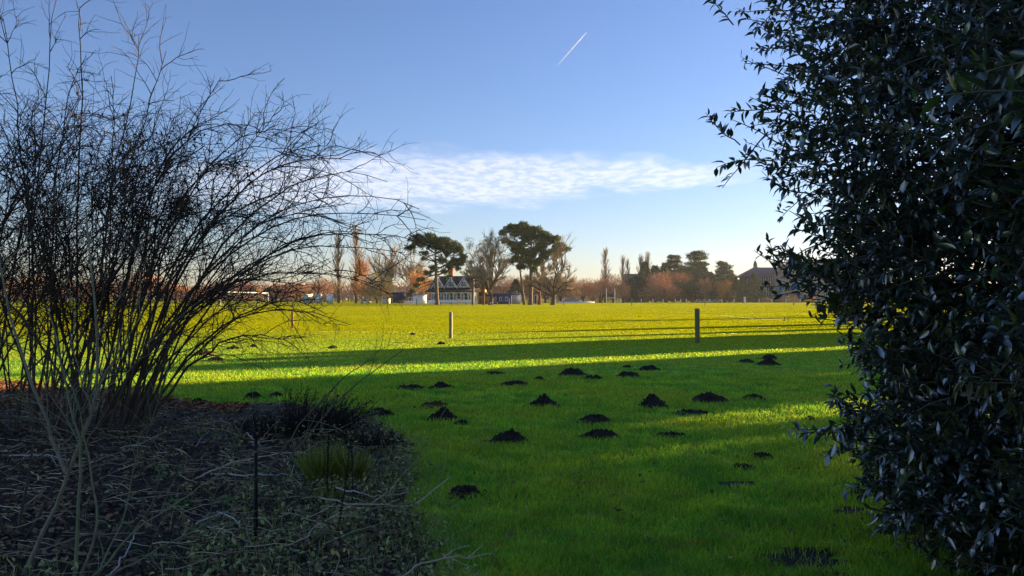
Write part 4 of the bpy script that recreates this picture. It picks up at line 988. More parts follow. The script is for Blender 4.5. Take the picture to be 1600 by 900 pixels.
# ------------------------------------------------------------------ the bare shrub
M_STEM = material('shrub_bark', (.105, .072, .048), (.060, .042, .030), scale=12, stretch=(6, 6, 1), rough=.85, bump=.4)
M_TWIGS = material('shrub_twigs', (.075, .050, .038), (.050, .034, .026), scale=12, rough=.8)
def bez(p0, p1, p2, n):
    t = np.linspace(0, 1, n)[:, None]
    return p0*(1-t)**2 + 2*p1*t*(1-t) + p2*t**2
def side_dir(tan, ang, up=0.0):
    d = spread(tan, ang); d[2] += up; return d / np.linalg.norm(d)
BC = np.array([-4.75, 8.9, 0.0])
sh = thing('bare_shrub', BC, 'large bare arching shrub with dense dark stems and twigs', 'shrub')
ST, LT, TW, WL = MB(), MB(), MB(), MB()
def outline(dx):
    return np.interp(dx, [-3.6, -2.4, -1.2, -.2, .8, 1.8, 2.8, 3.5, 4.3], [3.2, 3.7, 4.0, 4.15, 3.55, 3.1, 2.6, 2.2, 1.7])
stems = []
for i in range(98):
    bx = rng.uniform(-2.3, .72); by = rng.uniform(-.5, .5)
    p0 = np.array([bx, by, 0.0])
    dx = bx * .95 + rng.normal(.35, 1.35)
    dx = float(np.clip(dx, -3.6, 3.1)); f = rng.uniform(.62, 1.02)
    p2 = np.array([dx, by*1.4 + rng.normal(0, .7), outline(dx) * f])
    stems.append((p0, p2, rng.uniform(.30, .55)))
for ex, ez, bx in [(-1.3,4.75,-1.0),(-.2,4.95,-.5),(.15,4.7,-.2),(-2.0,4.4,-1.4),(.9,4.25,.1),(1.35,4.05,.3),(2.05,3.9,.3),(-2.9,4.2,-1.6),(-1.7,4.6,-1.2),(-.7,4.5,-.6),(.5,4.45,.0),(-3.4,3.9,-1.9)]:
    stems.append((np.array([bx, rng.uniform(-.4, .4), 0]), np.array([ex, rng.uniform(-.8, .5), ez]), .5))
# long boughs that arch out over the turf
for ex, ez, bx in [(3.95,2.2,.2),(3.1,3.1,.4),(3.30,2.75,.6),(2.6,3.2,.1),(2.0,3.4,-.1),(2.9,2.35,.8),(3.75,2.45,.5),(2.75,1.35,.9),(3.1,1.2,.8),(2.3,1.0,1.0),(2.6,1.7,.7),(3.3,1.75,.6),(2.1,2.3,.8),(1.9,2.9,.4),(1.6,3.5,.2),(2.2,3.2,.1),(3.6,1.95,.3),(2.4,2.0,1.0),(1.75,1.5,1.1),(3.85,2.35,.1),(3.35,2.98,.2),(2.9,2.9,.5),(2.0,2.6,.7),(2.6,2.7,.6),(1.4,2.4,.9),(3.2,2.15,.7)]:
    stems.append((np.array([bx*.7, rng.uniform(-.4, .4), 0]), np.array([ex, rng.uniform(-.9, .5), ez]), -1))
def twig_chain(p, d, l, r, n=5, zig=.16, droop=.12):
    pts = [p]
    for k in range(n):
        d = d + rng.normal(0, zig, 3) + (0, 0, -droop / n); d = d / np.linalg.norm(d); pts.append(pts[-1] + d*l/n)
    return np.array(pts), d
for p0, p2, up in stems:
    if up < 0:                                         # arching bough: rises, then levels or droops
        p1 = p0 + (p2 - p0) * (.42, .5, 0) + np.array([0, 0, p2[2] * 1.02 + .25 + .12*(p2[0]-p0[0])])
        n = 16; r0 = rng.uniform(.011, .018)
    else:
        p1 = p0 + (p2 - p0) * (.35, .4, 0) + np.array([0, 0, p2[2] * rng.uniform(.62, .85)])
        n = 14; r0 = rng.uniform(.0065, .0155)
    pts = bez(p0, p1, p2, n); pts[1:] += np.cumsum(rng.normal(0, .018, (n-1, 3)), axis=0)
    ST.tube(pts, np.linspace(r0, .0035, n), 6, cap=False)
    tan = np.gradient(pts, axis=0); tan /= np.linalg.norm(tan, axis=1, keepdims=True)
    L_ = np.linalg.norm(p2 - p0)
    for k in range(rng.integers(10, 17)):
        i = rng.integers(int(n*.28), n-1); f = rng.random(); q = pts[i]*(1-f) + pts[i+1]*f
        frac = i / n; l = rng.uniform(.25, 1.05) * (1.1 - .55*frac)
        lp, ld = twig_chain(q, side_dir(tan[i], rng.uniform(.35, .95), .12), l, 0, 7, .15, .25)
        LT.tube(lp, np.linspace(.0056, .0022, 8), 4, cap=False)
        ltan = np.gradient(lp, axis=0); ltan /= np.linalg.norm(ltan, axis=1, keepdims=True)
        for kk in range(rng.integers(4, 8)):
            j = rng.integers(1, 7); g_ = lp[j] + (lp[min(j+1, 7)] - lp[j]) * rng.random()
            tp_, td = twig_chain(g_, side_dir(ltan[j], rng.uniform(.5, 1.2), .05), rng.uniform(.08, .42), 0, 4, .2, .1)
            TW.tube(tp_, np.linspace(.0032, .0016, 5), 3, cap=False)
            if rng.random() < .6:
                s_, _ = twig_chain(tp_[2], side_dir(td, rng.uniform(.7, 1.3)), rng.uniform(.03, .11), 0, 2, .1, 0)
                TW.tube(s_, np.linspace(.0024, .0013, 3), 3, cap=False)
    for k in range(rng.integers(5, 12)):               # short spurs straight off the stem
        i = rng.integers(int(n*.35), n-1)
        s_, _ = twig_chain(pts[i], side_dir(tan[i], rng.uniform(.8, 1.3)), rng.uniform(.05, .22), 0, 3, .2, 0)
        TW.tube(s_, np.linspace(.0032, .0015, 4), 3, cap=False)
# withered leaves and seed heads caught in the top
for c, r, n in [((.15, 0, 3.15), .75, 170), ((.9, .1, 2.9), .6, 150), ((-.6, .2, 2.7), .5, 90), ((1.6, -.1, 2.9), .35, 60), ((.5, 0, 2.35), .5, 80), ((-1.4, 0, 2.9), .7, 80)]:
    if c[2] == 3.15: TWV = np.concatenate(TW.v)
    near_ = TWV[np.linalg.norm(TWV - np.array(c), axis=1) < r*1.1]
    if len(near_) < 20: continue
    o_ = near_[rng.integers(0, len(near_), n)]           # each one hangs from a twig
    d_ = rng.normal(0, .5, (n, 3)) + (0, 0, -.8)
    WL.leaves(o_, d_, unit(n), rng.uniform(.025, .065, n), rng.uniform(.014, .035, n), .5, 1.2)
nst = MB()
for k in range(240):
    c = np.array([1.0, .1, 2.55]) + rng.normal(0, .085, 3) * (1, 1, .8); d_ = rng.normal(size=3); d_ /= np.linalg.norm(d_)
    tp_, _ = twig_chain(c - d_*.1, d_, .2, 0, 3, .35, 0); nst.tube(tp_, [.003, .003, .0025, .002], 3, cap=False)
ST.build('stems', M_STEM, sh, smooth=True); LT.build('side_branches', M_STEM, sh); TW.build('twigs', M_TWIGS, sh)
WL.build('withered_leaves', material('withered_leaves', (.05, .030, .018), (.030, .018, .012), scale=20, rough=.8), sh)
tag(nst.build('twig_nest', M_TWIGS, None, loc=BC), 'ball of twigs like a small nest caught high in the bare shrub', 'nest')

# pale young stems in front of the shrub
M_PALE = material('pale_green_bark', (.27, .235, .155), (.17, .15, .10), scale=10, stretch=(5, 5, 1), rough=.75, bump=.3)
def sapling(base, specs, lab, mt, rr=.010, kids=(5, 9)):
    t = thing('sapling', base, lab, 'sapling'); A, B_ = MB(), MB()
    for (pts, r) in specs:
        p = np.array(pts, float); n = 14; s0 = np.linspace(0, 1, len(p)); s1 = np.linspace(0, 1, n)
        # smooth through the given points
        p = np.stack([np.interp(s1, s0, p[:, k]) for k in range(3)], -1); p[1:-1] = (p[:-2] + 2*p[1:-1] + p[2:]) / 4
        p[1:] += np.cumsum(rng.normal(0, .006, (n-1, 3)), axis=0)
        A.tube(p, np.linspace(r, r*.3, n), 6, cap=False)
        tan = np.gradient(p, axis=0); tan /= np.linalg.norm(tan, axis=1, keepdims=True)
        for k in range(rng.integers(*kids)):
            i = rng.integers(3, n-1)
            q, qd = twig_chain(p[i], side_dir(tan[i], rng.uniform(.5, 1.0), .1), rng.uniform(.15, .65), 0, 6, .16, .05)
            B_.tube(q, np.linspace(r*.32, .0015, 7), 4, cap=False)
            for _ in range(3):
                j = rng.integers(2, 6); q2, _d = twig_chain(q[j], side_dir(qd, rng.uniform(.6, 1.1)), rng.uniform(.05, .25), 0, 3, .15, 0)
                B_.tube(q2, np.linspace(r*.2+.0006, .0012, 4), 3, cap=False)
    A.build('stems', mt, t, smooth=True); B_.build('twigs', mt, t)
sapling((-2.62, 4.25, 0), [([(0,0,0),(.10,0,.25),(.26,.02,.62),(.36,.05,.95),(.37,.05,1.25),(.34,.05,1.62),(.30,.1,2.0)], .0125),
                          ([(.24,0,.58),(.05,.1,.95),(-.1,.1,1.35),(-.2,.15,1.9)], .011),
                          ([(.36,.05,.95),(.50,.1,1.25),(.62,.1,1.5)], .007)], 'greyish sapling with a smooth crooked stem before the dark shrub', M_PALE)
sapling((-2.28, 4.15, 0), [([(0,0,0),(-.01,0,.4),(0,.02,.75),(-.08,.05,1.05),(-.22,.1,1.5)], .010), ([(.02,0,0),(.12,.05,.35),(.06,.06,.65),(-.04,.1,.95)], .008),
                           ([(.05,0,0),(.3,0,.3),(.6,.05,.5),(.95,.1,.75)], .007), ([(.1,0,0),(.22,.1,.4),(.30,.1,.8)], .006), ([(.08,0,0),(.45,0,.22),(.8,.1,.38)], .006)],
        'thin greenish many-stemmed sapling at the front corner of the bed', material('green_bark', (.22, .23, .12), (.14, .15, .08), scale=10, rough=.75), kids=(6, 10))
sapling((-3.1, 4.9, 0), [([(0,0,0),(-.15,0,.5),(-.25,.1,1.1),(-.30,.1,1.8)], .012), ([(.1,0,0),(.35,.1,.5),(.75,.2,.95)], .009), ([(0,.1,0),(.05,.2,.6),(.02,.2,1.3)], .010)],
        'dull brown sapling between the pale stems and the dark shrub', M_STEM)
sapling((-1.98, 6.6, 0), [([(0,0,0),(.25,0,.35),(.62,.1,.75),(1.0,.3,1.05)], .010), ([(-.1,.1,0),(.2,.1,.45),(.55,.2,.85),(.78,.2,1.0)], .009)],
        'pair of slender leaning stems over the far edge of the bed', material('mid_brown_bark', (.14, .11, .075), (.09, .07, .05), scale=10, rough=.75), kids=(2, 4))

# ------------------------------------------------------------------ floor of the planting bed
def in_bed(n, margin=0.0):
    x = rng.uniform(-9.4, 0.1, 3*n); y = rng.uniform(2.5, 14.4, 3*n)
    w_ = rng.random(3*n) < np.clip(5.5 / y, .15, 1)**1.3
    k = inside(BED, x, y) & w_; return x[k][:n], y[k][:n]
M_LIT = material('fallen_leaves', (.24, .15, .07), (.075, .05, .026), scale=3, island=.75, rough=.75, spec=.25)
x, y = in_bed(26000); k = (rng.random(len(x)) < .55 + .4*(wob(x*2.4, y*2.4) > -.1)); x, y = x[k], y[k]; n = len(x); z = .03 + .02*(1+wob(x*2, y*2))
m = MB(); m.leaves(np.stack([x, y, z + rng.uniform(-.005, .03, n)], -1), rng.normal(size=(n, 3)) * (1, 1, .18), unit(n) * (.5, .5, .5) + (0, 0, 1), rng.uniform(.03, .075, n), rng.uniform(.018, .045, n), .35, .6)
struct(m.build('leaf_litter', M_LIT), 'stuff', 'dark fallen leaves covering the planting bed', 'leaf litter')
M_LITO = material('sunlit_orange_leaves', (.36, .13, .035), (.24, .085, .03), scale=3, island=.5, rough=.75)  # leaf litter with the low sun's orange put into its colour
x = rng.uniform(-9.3, -3.6, 9000); y = rng.uniform(9.8, 14.6, 9000); k = inside(BED, x, y) & (y > 10.1 - .08*x + .3*wob(x*2, y)); x, y = x[k], y[k]; n = len(x)
m = MB(); m.leaves(np.stack([x, y, .05 + rng.uniform(0, .04, n)], -1), rng.normal(size=(n, 3)) * (1, 1, .25), unit(n)*(.6, .6, .5) + (0, 0, 1), rng.uniform(.04, .08, n), rng.uniform(.025, .05, n), .35, .6)
struct(m.build('leaf_litter', M_LITO), 'stuff', 'fallen leaves tinted sunlit orange behind the shrub at the far edge of the bed', 'leaf litter')
# thin dead stalks lying criss-cross
M_STRAW = material('dead_stalks', (.66, .54, .35), (.34, .27, .16), scale=3, island=.85, rough=.8)
x, y = in_bed(2300); k = inside(BED, x + .42, y) & inside(BED, x + .3, y + .3); x, y = x[k], y[k]; m = MB()
for a, b in zip(x, y):
    l = rng.uniform(.05, .30) if rng.random() < .7 else rng.uniform(.25, .6); d_ = np.array([rng.normal(1, .8), rng.normal(0, .45), rng.normal(0, .08)]); d_ /= np.linalg.norm(d_)
    q, _ = twig_chain(np.array([a, b, rng.uniform(.05, .13)]), d_, l, 0, 5, .16, .12); q[:, 2] = np.maximum(q[:, 2], .035)
    m.tube(q, np.linspace(1, .45, 6) * rng.uniform(.0012, .0036), 3, cap=False)
struct(m.build('dead_stalks', M_STRAW), 'stuff', 'thin dead stalks strewn over the planting bed', 'dead stalks')
# low weeds and mossy ground cover along the bed edge
M_GC = material('grey_green_ground_cover', (.38, .40, .13), (.20, .25, .075), scale=2, island=.5, rough=.6, trans=.2)
x, y = in_bed(30000); 
dens = .55 + .9*wob(x*1.3+2, y*1.3) + np.clip((x + 2.0) * .7, -1.2, 1.0) + np.where((y > 8.2) & (y < 11) & (x > -4), .5, 0)
k = rng.random(len(x)) < np.clip(dens, 0.03, .9); x, y = x[k], y[k]; n = len(x); x = x + np.where((x > -2.2) & (y < 8.5), np.abs(rng.normal(0, .17, n)), 0)
hh = rng.uniform(.03, .12, n) * (1 + .8*np.clip(wob(x*3, y*3), 0, 1)) + np.where((y > 7.2) & (x > -2.6), rng.uniform(0, .10, n), 0)
m = MB(); m.leaves(np.stack([x, y, hh], -1), unit(n)*(1, 1, .5) + (0, 0, .35), unit(n)*.6 + (0, 0, 1), rng.uniform(.02, .05, n), rng.uniform(.012, .026, n), .3, .5)
nb = 9000; i_ = rng.integers(0, n, nb); m.shards(np.stack([x[i_], y[i_], np.full(nb, .02)], -1) + rng.normal(0, .03, (nb, 3))*(1, 1, 0), rng.normal(0, .45, (nb, 3)) + (0, 0, 1), rng.uniform(.06, .2, nb), .004)
struct(m.build('ground_cover', M_GC), 'stuff', 'low grey-green weeds creeping over the edge of the bed', 'ground cover')

# bigger fallen stems, each a thing
M_DST = material('fallen_stem_bark', (.66, .54, .37), (.42, .33, .22), scale=8, stretch=(4, 4, 1), rough=.8)
M_DSTW = material('bleached_stem_bark', (.55, .52, .48), (.38, .35, .32), scale=8, rough=.8)
def fallen(pts, r, lab, mt=None, forks=2):
    P_ = np.array([gp(px, py, zz_) for px, py, zz_ in pts]); s0 = np.linspace(0, 1, len(P_)); s1 = np.linspace(0, 1, 16)
    P_ = np.stack([np.interp(s1, s0, P_[:, k]) for k in range(3)], -1); P_[1:-1] = (P_[:-2] + 2*P_[1:-1] + P_[2:])/4; P_[1:-1] += rng.normal(0, .005, (14, 3))
    r *= .72; m = MB(); m.tube(P_, np.linspace(r, r*.45, 16), 6)
    for _ in range(forks):
        i = rng.integers(6, 14); q, _d = twig_chain(P_[i], side_dir(P_[i+1]-P_[i], .6, .1), rng.uniform(.1, .3), 0, 4, .15, .05); m.tube(q, np.linspace(r*.5, .002, 5), 4)
    tag(m.build('dead_branch', mt or M_DST, smooth=True), lab, 'dead stem', 'fallen stems on the bed')
fallen([(470,772,.05),(540,786,.10),(640,793,.08),(700,748,.05)], .011, 'tan curved fallen stem below the two grass tufts', M_DST)
fallen([(300,750,.06),(370,720,.18),(450,708,.20),(500,708,.12)], .009, 'grey-brown arching fallen stem behind the black stake, topmost of the bed')
fallen([(335,741,.06),(420,742,.08),(485,742,.06)], .010, 'straight pale fallen stem running level behind the black stake', M_DSTW)
fallen([(310,815,.06),(350,800,.10),(385,828,.06),(395,852,.04)], .009, 'bleached fallen stem bending down left of the black stake', M_DSTW)
fallen([(315,822,.05),(350,828,.08),(395,850,.05)], .008, 'thin grey fallen stem just below a bleached bent one')
fallen([(580,935,.08),(650,884,.08),(700,872,.10),(772,866,.06)], .010, 'long brown fallen stem reaching out over the turf', None, 3)
fallen([(430,858,.05),(475,843,.12),(500,815,.16)], .007, 'forked grey fallen twig between the black stake and the grass tufts', None, 3)
fallen([(15,712,.12),(70,710,.13),(120,722,.06)], .010, 'pale fallen stem lying at the foot of the dark shrub', M_DSTW)
fallen([(525,762,.16),(560,770,.18),(600,776,.10),(640,768,.06)], .007, 'thin whitish fallen stem through the right grass tuft', M_DSTW)
fallen([(170,900,.05),(200,862,.10),(212,830,.14)], .008, 'bleached upright stick among the green sapling stems', M_DSTW, 0)
fallen([(385,676,.35),(402,690,.30),(409,697,.26)], .006, 'short bleached twig hooked on the top of the black stake', M_DSTW, 0)

# upright things in the bed
M_IRON = material('black_stake', (.006, .006, .006), (.010, .009, .009), scale=20, rough=.7)
c = gp(400, 856); hgt = (856-684)/F*c[1]
t = thing('garden_stake', c, 'straight black garden stake standing in the bed', 'stake')
MB().tube([(0, 0, -.05), (0, 0, hgt)], [.012, .011], 8).build('rod', M_IRON, t)
MB().tube([(0, 0, hgt - .004), (-.01, 0, hgt + .03), (-.045, 0, hgt + .055), (-.06, 0, hgt+.05)], [.012, .011, .009, .005], 8).build('hook', M_IRON, t)
def stalk(px, py, top, lab):
    c = gp(px, py); h = (py - top)/F*c[1]; t = thing('dead_flower_stalk', c, lab, 'flower stalk', 'black dead flower stalks')
    q, _ = twig_chain(np.zeros(3), np.array([rng.normal(0, .05), 0, 1.]), h, 0, 8, .05, 0); MB().tube(q, np.linspace(.005, .003, 9), 5).build('stem', M_IRON, t)
    s_ = MB()
    for f in np.linspace(.25, 1, 22):
        i = min(7, int(f*8)); b_ = q[i] + (q[i+1]-q[i])*(f*8-i); s_.leaves(np.repeat(b_[None], 3, 0), unit(3)*(1, 1, .6) + (0, 0, .5), unit(3), np.full(3, .019), np.full(3, .010), .4, .3)
    s_.build('seed_head', M_IRON, t)
stalk(514, 795, 680, 'black dead flower stalk growing through the left grass tuft')
stalk(527, 838, 700, 'black dead flower stalk between the two grass tufts, nearest the viewer')
stalk(549, 806, 695, 'black dead flower stalk growing through the right grass tuft')
M_TUFT = material('tuft_blades', (.21, .25, .042), (.13, .175, .032), scale=3, island=.5, rough=.5, trans=.3)
def tuft(px, py, hpx, wpx, lab, n=150):
    c = gp(px, py); h = hpx/F*c[1]; wd = wpx/F*c[1]; t = thing('grass_tuft', c, lab, 'grass tuft', 'grass tufts in the bed'); m = MB()
    for _ in range(n):
        a = rng.uniform(0, 6.28); r_ = wd*.22*math.sqrt(rng.random()); o_ = np.array([math.cos(a)*r_, math.sin(a)*r_, 0]); ln = h*rng.uniform(.55, 1.15); d_ = np.array([math.cos(a)*.3, math.sin(a)*.3, 1.0]) + rng.normal(0, .16, 3)
        q, dd = twig_chain(o_, d_/np.linalg.norm(d_), ln, 0, 5, .05, .55 * rng.random()); s_ = np.cross(dd, rng.normal(size=3)); s_ /= np.linalg.norm(s_); wv = np.array([.0045, .006, .0055, .0045, .003, .0004])[:, None]*1.25
        v = np.concatenate([q - s_*wv, q + s_*wv]); m.add(v, f4=[[i, i+1, i+7, i+6] for i in range(5)])
    m.build('blades', M_TUFT, t)
    b_ = MB(); o_ = rng.normal(0, wd*.3, (60, 3))*(1, 1, 0) + (0, 0, .02); b_.shards(o_, rng.normal(0, 1, (60, 3)) + (0, 0, .2), h*.6, .008); b_.build('dead_blades', M_STRAW, t)
tuft(505, 760, 66, 74, 'left of two yellow-green grass tufts in the bed', 300)
tuft(546, 760, 60, 62, 'right of two yellow-green grass tufts in the bed', 240)
tuft(515, 790, 34, 56, 'low dull green grass tuft in front of the other two', 90)
# dark dried perennials at the back of the bed
M_DRY = material('dried_stems', (.030, .021, .018), (.018, .013, .012), scale=20, rough=.85)
def dry(px, py, wpx, hpx, lean, n, lab):
    c = gp(px, py); h = hpx/F*c[1]; wd = wpx/F*c[1]; t = thing('dry_perennial', c, lab, 'dry plant', 'dark dried plants in the bed'); A, B_ = MB(), MB()
    for _ in range(n):
        o_ = np.array([rng.uniform(-.5, .5)*wd, rng.normal(0, wd*.12), 0]); d_ = np.array([lean + o_[0]/wd*.6, rng.normal(0, .25), 1.]) + rng.normal(0, .2, 3)
        q, dd = twig_chain(o_, d_/np.linalg.norm(d_), h*rng.uniform(.5, 1.05), 0, 6, .12, .1); A.tube(q, np.linspace(.004, .002, 7), 3, cap=False)
        for _ in range(6):
            i = rng.integers(2, 6); q2, _d = twig_chain(q[i], side_dir(dd, rng.uniform(.3, .8), .1), h*rng.uniform(.08, .25), 0, 3, .2, 0); B_.tube(q2, [.0026, .0022, .0018, .0014], 3, cap=False)
        i = rng.integers(2, 7, 10); B_.leaves(q[i], unit(10), unit(10), rng.uniform(.012, .03, 10), rng.uniform(.008, .016, 10), .5, .6)
    A.build('stems', M_DRY, t); B_.build('seed_heads', M_DRY, t)
dry(487, 688, 90, 92, .55, 150, 'dark dried plant leaning right, tallest clump at the bed corner')
dry(430, 690, 100, 50, .15, 130, 'low dark dried clump left of the tall leaning one')
dry(580, 705, 80, 38, .0, 70, 'low grey dried clump at the right corner of the bed')
# green weeds
M_WEED = material('weed_leaves', (.09, .26, .045), (.06, .18, .036), scale=12, rough=.5, trans=.2)
def weed(px, py, rpx, lab, n=16):
    c = gp(px, py); r_ = rpx/F*c[1]; t = thing('green_weed', c, lab, 'weed', 'green weeds in the bed'); A, B_ = MB(), MB()
    for _ in range(n):
        a = rng.uniform(0, 6.28); e = np.array([math.cos(a)*r_*rng.uniform(.2, 1), math.sin(a)*r_*rng.uniform(.2, 1), r_*rng.uniform(.3, .75)])
        A.tube(bez(np.zeros(3), e*(.3, .3, .9), e, 5), .0018, 3, cap=False)
        k = 5; an = np.linspace(-1.2, 1.2, k) + a; d_ = np.stack([np.cos(an), np.sin(an), np.full(k, .1)], -1); B_.leaves(np.repeat(e[None], k, 0), d_, np.tile([0, 0, 1.], (k, 1)), np.full(k, r_*.30), np.full(k, r_*.17), .25, .4)
    A.build('stem', M_WEED, t); B_.build('leaves', M_WEED, t)
for a in [(292, 800, 26, 'green weed with lobed leaves left of the black stake'), (309, 838, 22, 'green weed right beside the bleached bent stem'), (350, 795, 20, 'green weed directly left of the black stake top half', 12), (232, 735, 20, 'small green weed behind the sapling stems', 10), (385, 860, 14, 'tiny yellowish weed at the foot of the black stake', 8), (345, 870, 26, 'wide green weed in front of the bleached bent stem'), (210, 870, 18, 'green weed between the greenish sapling stems', 10), (560, 850, 24, 'grey-green weed at the near right edge of the bed', 14), (262, 745, 14, 'yellowish small weed among the leaf litter behind the saplings', 8)]:
    weed(*a)
# stray leaves blown over the near turf
n = 150; th_ = rng.uniform(-.15, .5, n); d_ = rng.uniform(4.2, 13, n); x, y = np.tan(th_)*d_, d_; k = ~inside(BED, x, y); x, y = x[k], y[k]; n = len(x)
m = MB(); m.leaves(np.stack([x, y, rng.uniform(.03, .05, n)], -1), unit(n)*(1, 1, .3), unit(n)*.6 + (0, 0, 1), rng.uniform(.03, .06, n), rng.uniform(.018, .035, n), .4, .8)
struct(m.build('fallen_leaves', material('stray_brown_leaves', (.20, .12, .05), (.11, .07, .035), scale=3, island=.6, rough=.7)), 'stuff', 'stray brown leaves scattered over the near turf', 'fallen leaves')
# odd leaves and daisies on the turf
M_DEAD = material('dead_red_leaf', (.16, .035, .02), (.10, .025, .015), scale=30, rough=.7)
c = gp(965, 808); m = MB(); m.leaves(np.repeat((c + (0, 0, .035))[None], 3, 0), np.array([[1, .1, .3], [-.4, .2, .5], [.3, -.3, .6]]), np.tile([0, 0, 1.], (3, 1)), np.full(3, .045), np.full(3, .03), .4, .5); tag(m.build('fallen_leaf', M_DEAD), 'single reddish fallen leaf on the near turf', 'leaf')
for px, py, lab in [(1141, 888, 'white daisy in the turf at the bottom near the bare soil'), (823, 806, 'tiny white daisy in the near turf left of the red leaf'), (858, 760, 'tiny white daisy in the turf beyond the red leaf')]:
    c = gp(px, py); t = thing('daisy', c, lab, 'daisy', 'daisies in the turf'); k = 12; a = np.linspace(0, 6.28, k, endpoint=False)
    m = MB(); m.leaves(np.tile([0, 0, .06], (k, 1)), np.stack([np.cos(a), np.sin(a), np.full(k, .25)], -1), np.tile([0, 0, 1.], (k, 1)), np.full(k, .013), np.full(k, .006), .1, .2); m.build('petals', M_WHITE, t)
    m = MB(); m.tube([(0, 0, .058), (0, 0, .064), (0, 0, .067)], [.005, .004, .001], 8); m.build('centre', material('daisy_yellow', (.5, .33, .02)), t)

# ------------------------------------------------------------------ the evergreen bush
M_HOLLY = material('glossy_holly_leaves', (.012, .026, .011), (.020, .036, .014), scale=2, island=.6, rough=.30, spec=1.0, trans=.06)
M_HOLLY.node_tree.nodes['Principled BSDF'].inputs['IOR'].default_value = 2.0
M_HSTEM = material('holly_bark', (.13, .11, .075), (.08, .07, .05), scale=10, rough=.8)
M_HTRUNK = material('holly_trunk_bark', (.055, .048, .034), (.035, .030, .022), scale=10, rough=.8)
hb = thing('holly_bush', (3.5, 4.7, 0), 'tall evergreen bush with glossy dark leaves filling the right side', 'bush')
H0 = np.array([3.5, 4.7, 0])
TR, BR, LF, OL = MB(), MB(), MB(), MB()
for k, (dx, dy) in enumerate([(0, 0), (.25, .2), (-.25, .15), (.1, -.3)]):
    q, _ = twig_chain(np.array([dx, dy, -.05]), np.array([dx*.5, dy*.5, 1.]), rng.uniform(2.2, 3.0), 0, 8, .1, 0); TR.tube(q, np.linspace(.06, .012, 9), 8)
LOBES = [  # centre, radii, shoots
 ((3.80, 4.9, 3.55), (2.20, 1.9, 1.1), 640), ((3.72, 4.8, 2.55), (2.12, 1.8, 1.0), 640), ((3.75, 4.7, 1.65), (1.98, 1.75, .8), 520),
 ((3.55, 4.55, .75), (1.55, 1.6, .75), 420), ((3.15, 4.35, .45), (1.08, .8, .45), 260),
 ((2.75, 3.3, 2.35), (.95, .75, 1.1), 210), ((2.9, 3.0, 1.3), (1.0, .6, .8), 190), ((2.15, 2.1, 2.15), (.72, .45, .6), 64), ((2.35, 2.2, 1.25), (.72, .4, .55), 60), ((2.9, 3.2, .6), (.85, .5, .45), 130)]
def shoot(p, d, l, big):
    n = 7; q, qd = twig_chain(p, d, l, 0, n-1, .12, .05)
    BR.tube(q, np.linspace(.0052, .0020, n), 4, cap=False)
    B2 = LF if rng.random() > .10 else OL
    k = int(rng.integers(14, 21)); f = np.sort(rng.uniform(.12, 1.0, k)); i = np.minimum((f*(n-1)).astype(int), n-2); o_ = q[i] + (q[i+1]-q[i])*(f*(n-1)-i)[:, None]
    tan = (q[i+1]-q[i]); tan /= np.linalg.norm(tan, axis=1, keepdims=True)
    r_ = unit(k); s_ = np.cross(tan, r_); s_ /= np.linalg.norm(s_, axis=1, keepdims=True)
    dd = tan * rng.uniform(.35, 1.0, (k, 1)) + s_ + (0, 0, .05); up = np.tile([0., 0, 1.], (k, 1)) + unit(k)*.55
    sz = rng.uniform(.75, 1.25)*big
    B2.leaves(o_, dd, up, rng.uniform(.040, .080, k)*sz, rng.uniform(.019, .034, k)*sz, rng.uniform(.2, .6), .5)
for c, r_, ns in LOBES:
    ns = int(ns * (1.95 if c[2] > 2 else 2.2))
    c = np.array(c) - H0; r_ = np.array(r_)
    for k in range(ns):
        u_ = unit(1)[0]
        if u_[1] > .55 and rng.random() < .5: u_[1] *= -1
        if u_[0] > .6 and rng.random() < .6: u_[0] *= -1
        s_ = rng.uniform(.45, 1.0)**.5; lump = 1 + .10*math.sin(u_[2]*9 + u_[0]*5) + .08*math.sin(u_[0]*13 + u_[1]*7)
        p = c + u_*r_*s_*lump; p[2] = max(p[2], .05)
        d_ = u_*(1, 1, .5) + rng.normal(0, .45, 3) + (0, 0, .15); d_ /= np.linalg.norm(d_)
        shoot(p - d_*.2, d_, rng.uniform(.28, .46), 1.0)
    nc = int(ns * (3.2 if c[2] > 2 else 7.5)); u_ = unit(nc) * (rng.random((nc, 1)) ** .33) * .93; o_ = c + u_*r_; o_[:, 2] = np.maximum(o_[:, 2], .04)
    LF.leaves(o_, unit(nc) + u_*.4, unit(nc)*.8 + (0, 0, .7), rng.uniform(.06, .095, nc), rng.uniform(.028, .044, nc), .35, .6)
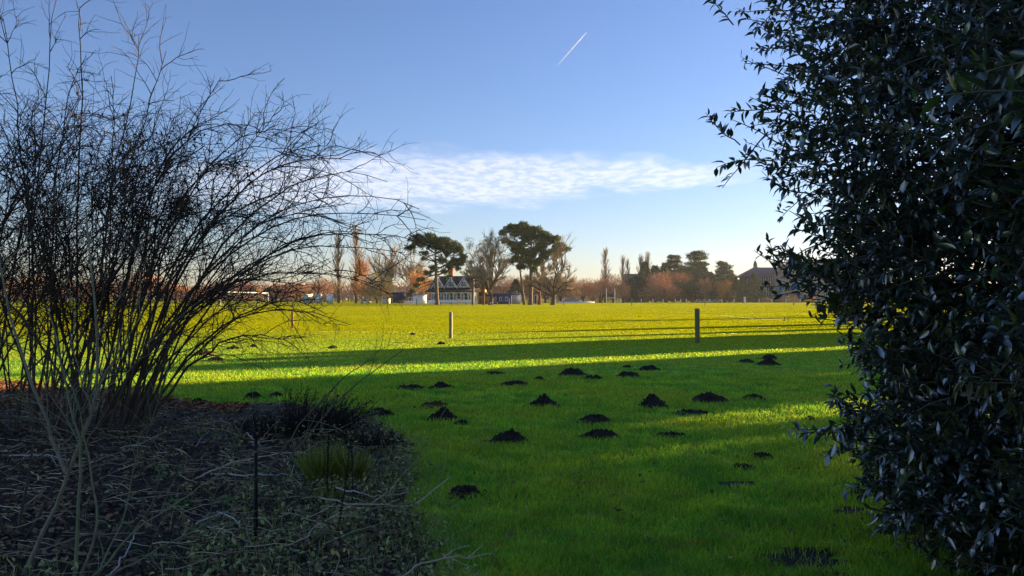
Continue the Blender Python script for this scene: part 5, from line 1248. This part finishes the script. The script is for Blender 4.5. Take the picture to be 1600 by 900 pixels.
# sprays that stick out past the outline on the open side
for y_, z_, x_ in [(4.5,2.58,1.45),(4.6,2.25,1.55),(4.5,1.92,1.60),(4.4,1.80,1.72),(4.6,3.3,1.72),(4.7,3.0,1.52),(4.5,1.45,1.86),(4.4,1.28,1.92),(4.3,.92,2.05),(4.4,.62,2.15),(4.3,.35,2.10),(4.2,.52,2.05),(4.2,.2,2.2),(4.6,2.8,1.55),(4.3,1.1,2.0)]:
    for _ in range(3):
        p = np.array([x_ + .12, y_ + rng.normal(0, .12), z_ + rng.normal(0, .07)]) - H0; d_ = np.array([-1, rng.normal(-.1, .3), rng.normal(.05, .3)]); d_ /= np.linalg.norm(d_)
        shoot(p - d_*.15, d_, rng.uniform(.3, .42), 1.0)
for k in range(70):                                    # boughs inside
    l_ = LOBES[rng.integers(0, len(LOBES))]; e = np.array(l_[0]) - H0 + unit(1)[0]*np.array(l_[1])*.85; s0 = np.array([rng.normal(0, .2), rng.normal(0, .2), max(.2, e[2]*rng.uniform(.3, .75))]); BR.tube(bez(s0, (s0+e)/2 + (0, 0, .2), e, 8) + rng.normal(0, .02, (8, 3)), np.linspace(.018, .005, 8), 5, cap=False)
TR.build('trunk', M_HTRUNK, hb, smooth=True); BR.build('branches', M_HSTEM, hb); LF.build('leaves', M_HOLLY, hb, smooth=False)
o_ = OL.build('leaves', material('olive_holly_leaves', (.085, .10, .022), (.06, .075, .02), scale=3, island=.5, rough=.4, spec=.5, trans=.3), hb); o_['label'] = 'paler olive-green leaves'

# ------------------------------------------------------------------ thin winter haze
hz_ = MB(); hz_.box((-700, -60, -1), (700, 620, 42))
m_hz = bpy.data.materials.new('winter_haze'); nt, N, L = nodes_of(m_hz)
o_ = N.new('ShaderNodeOutputMaterial'); pv_ = N.new('ShaderNodeVolumePrincipled'); pv_.inputs['Color'].default_value = (.9, .92, .95, 1); pv_.inputs['Density'].default_value = HAZE; pv_.inputs['Anisotropy'].default_value = 0.3
L.new(pv_.outputs[0], o_.inputs['Volume'])
struct(hz_.build('haze', m_hz), 'stuff', 'thin pale winter haze over the field', 'haze')
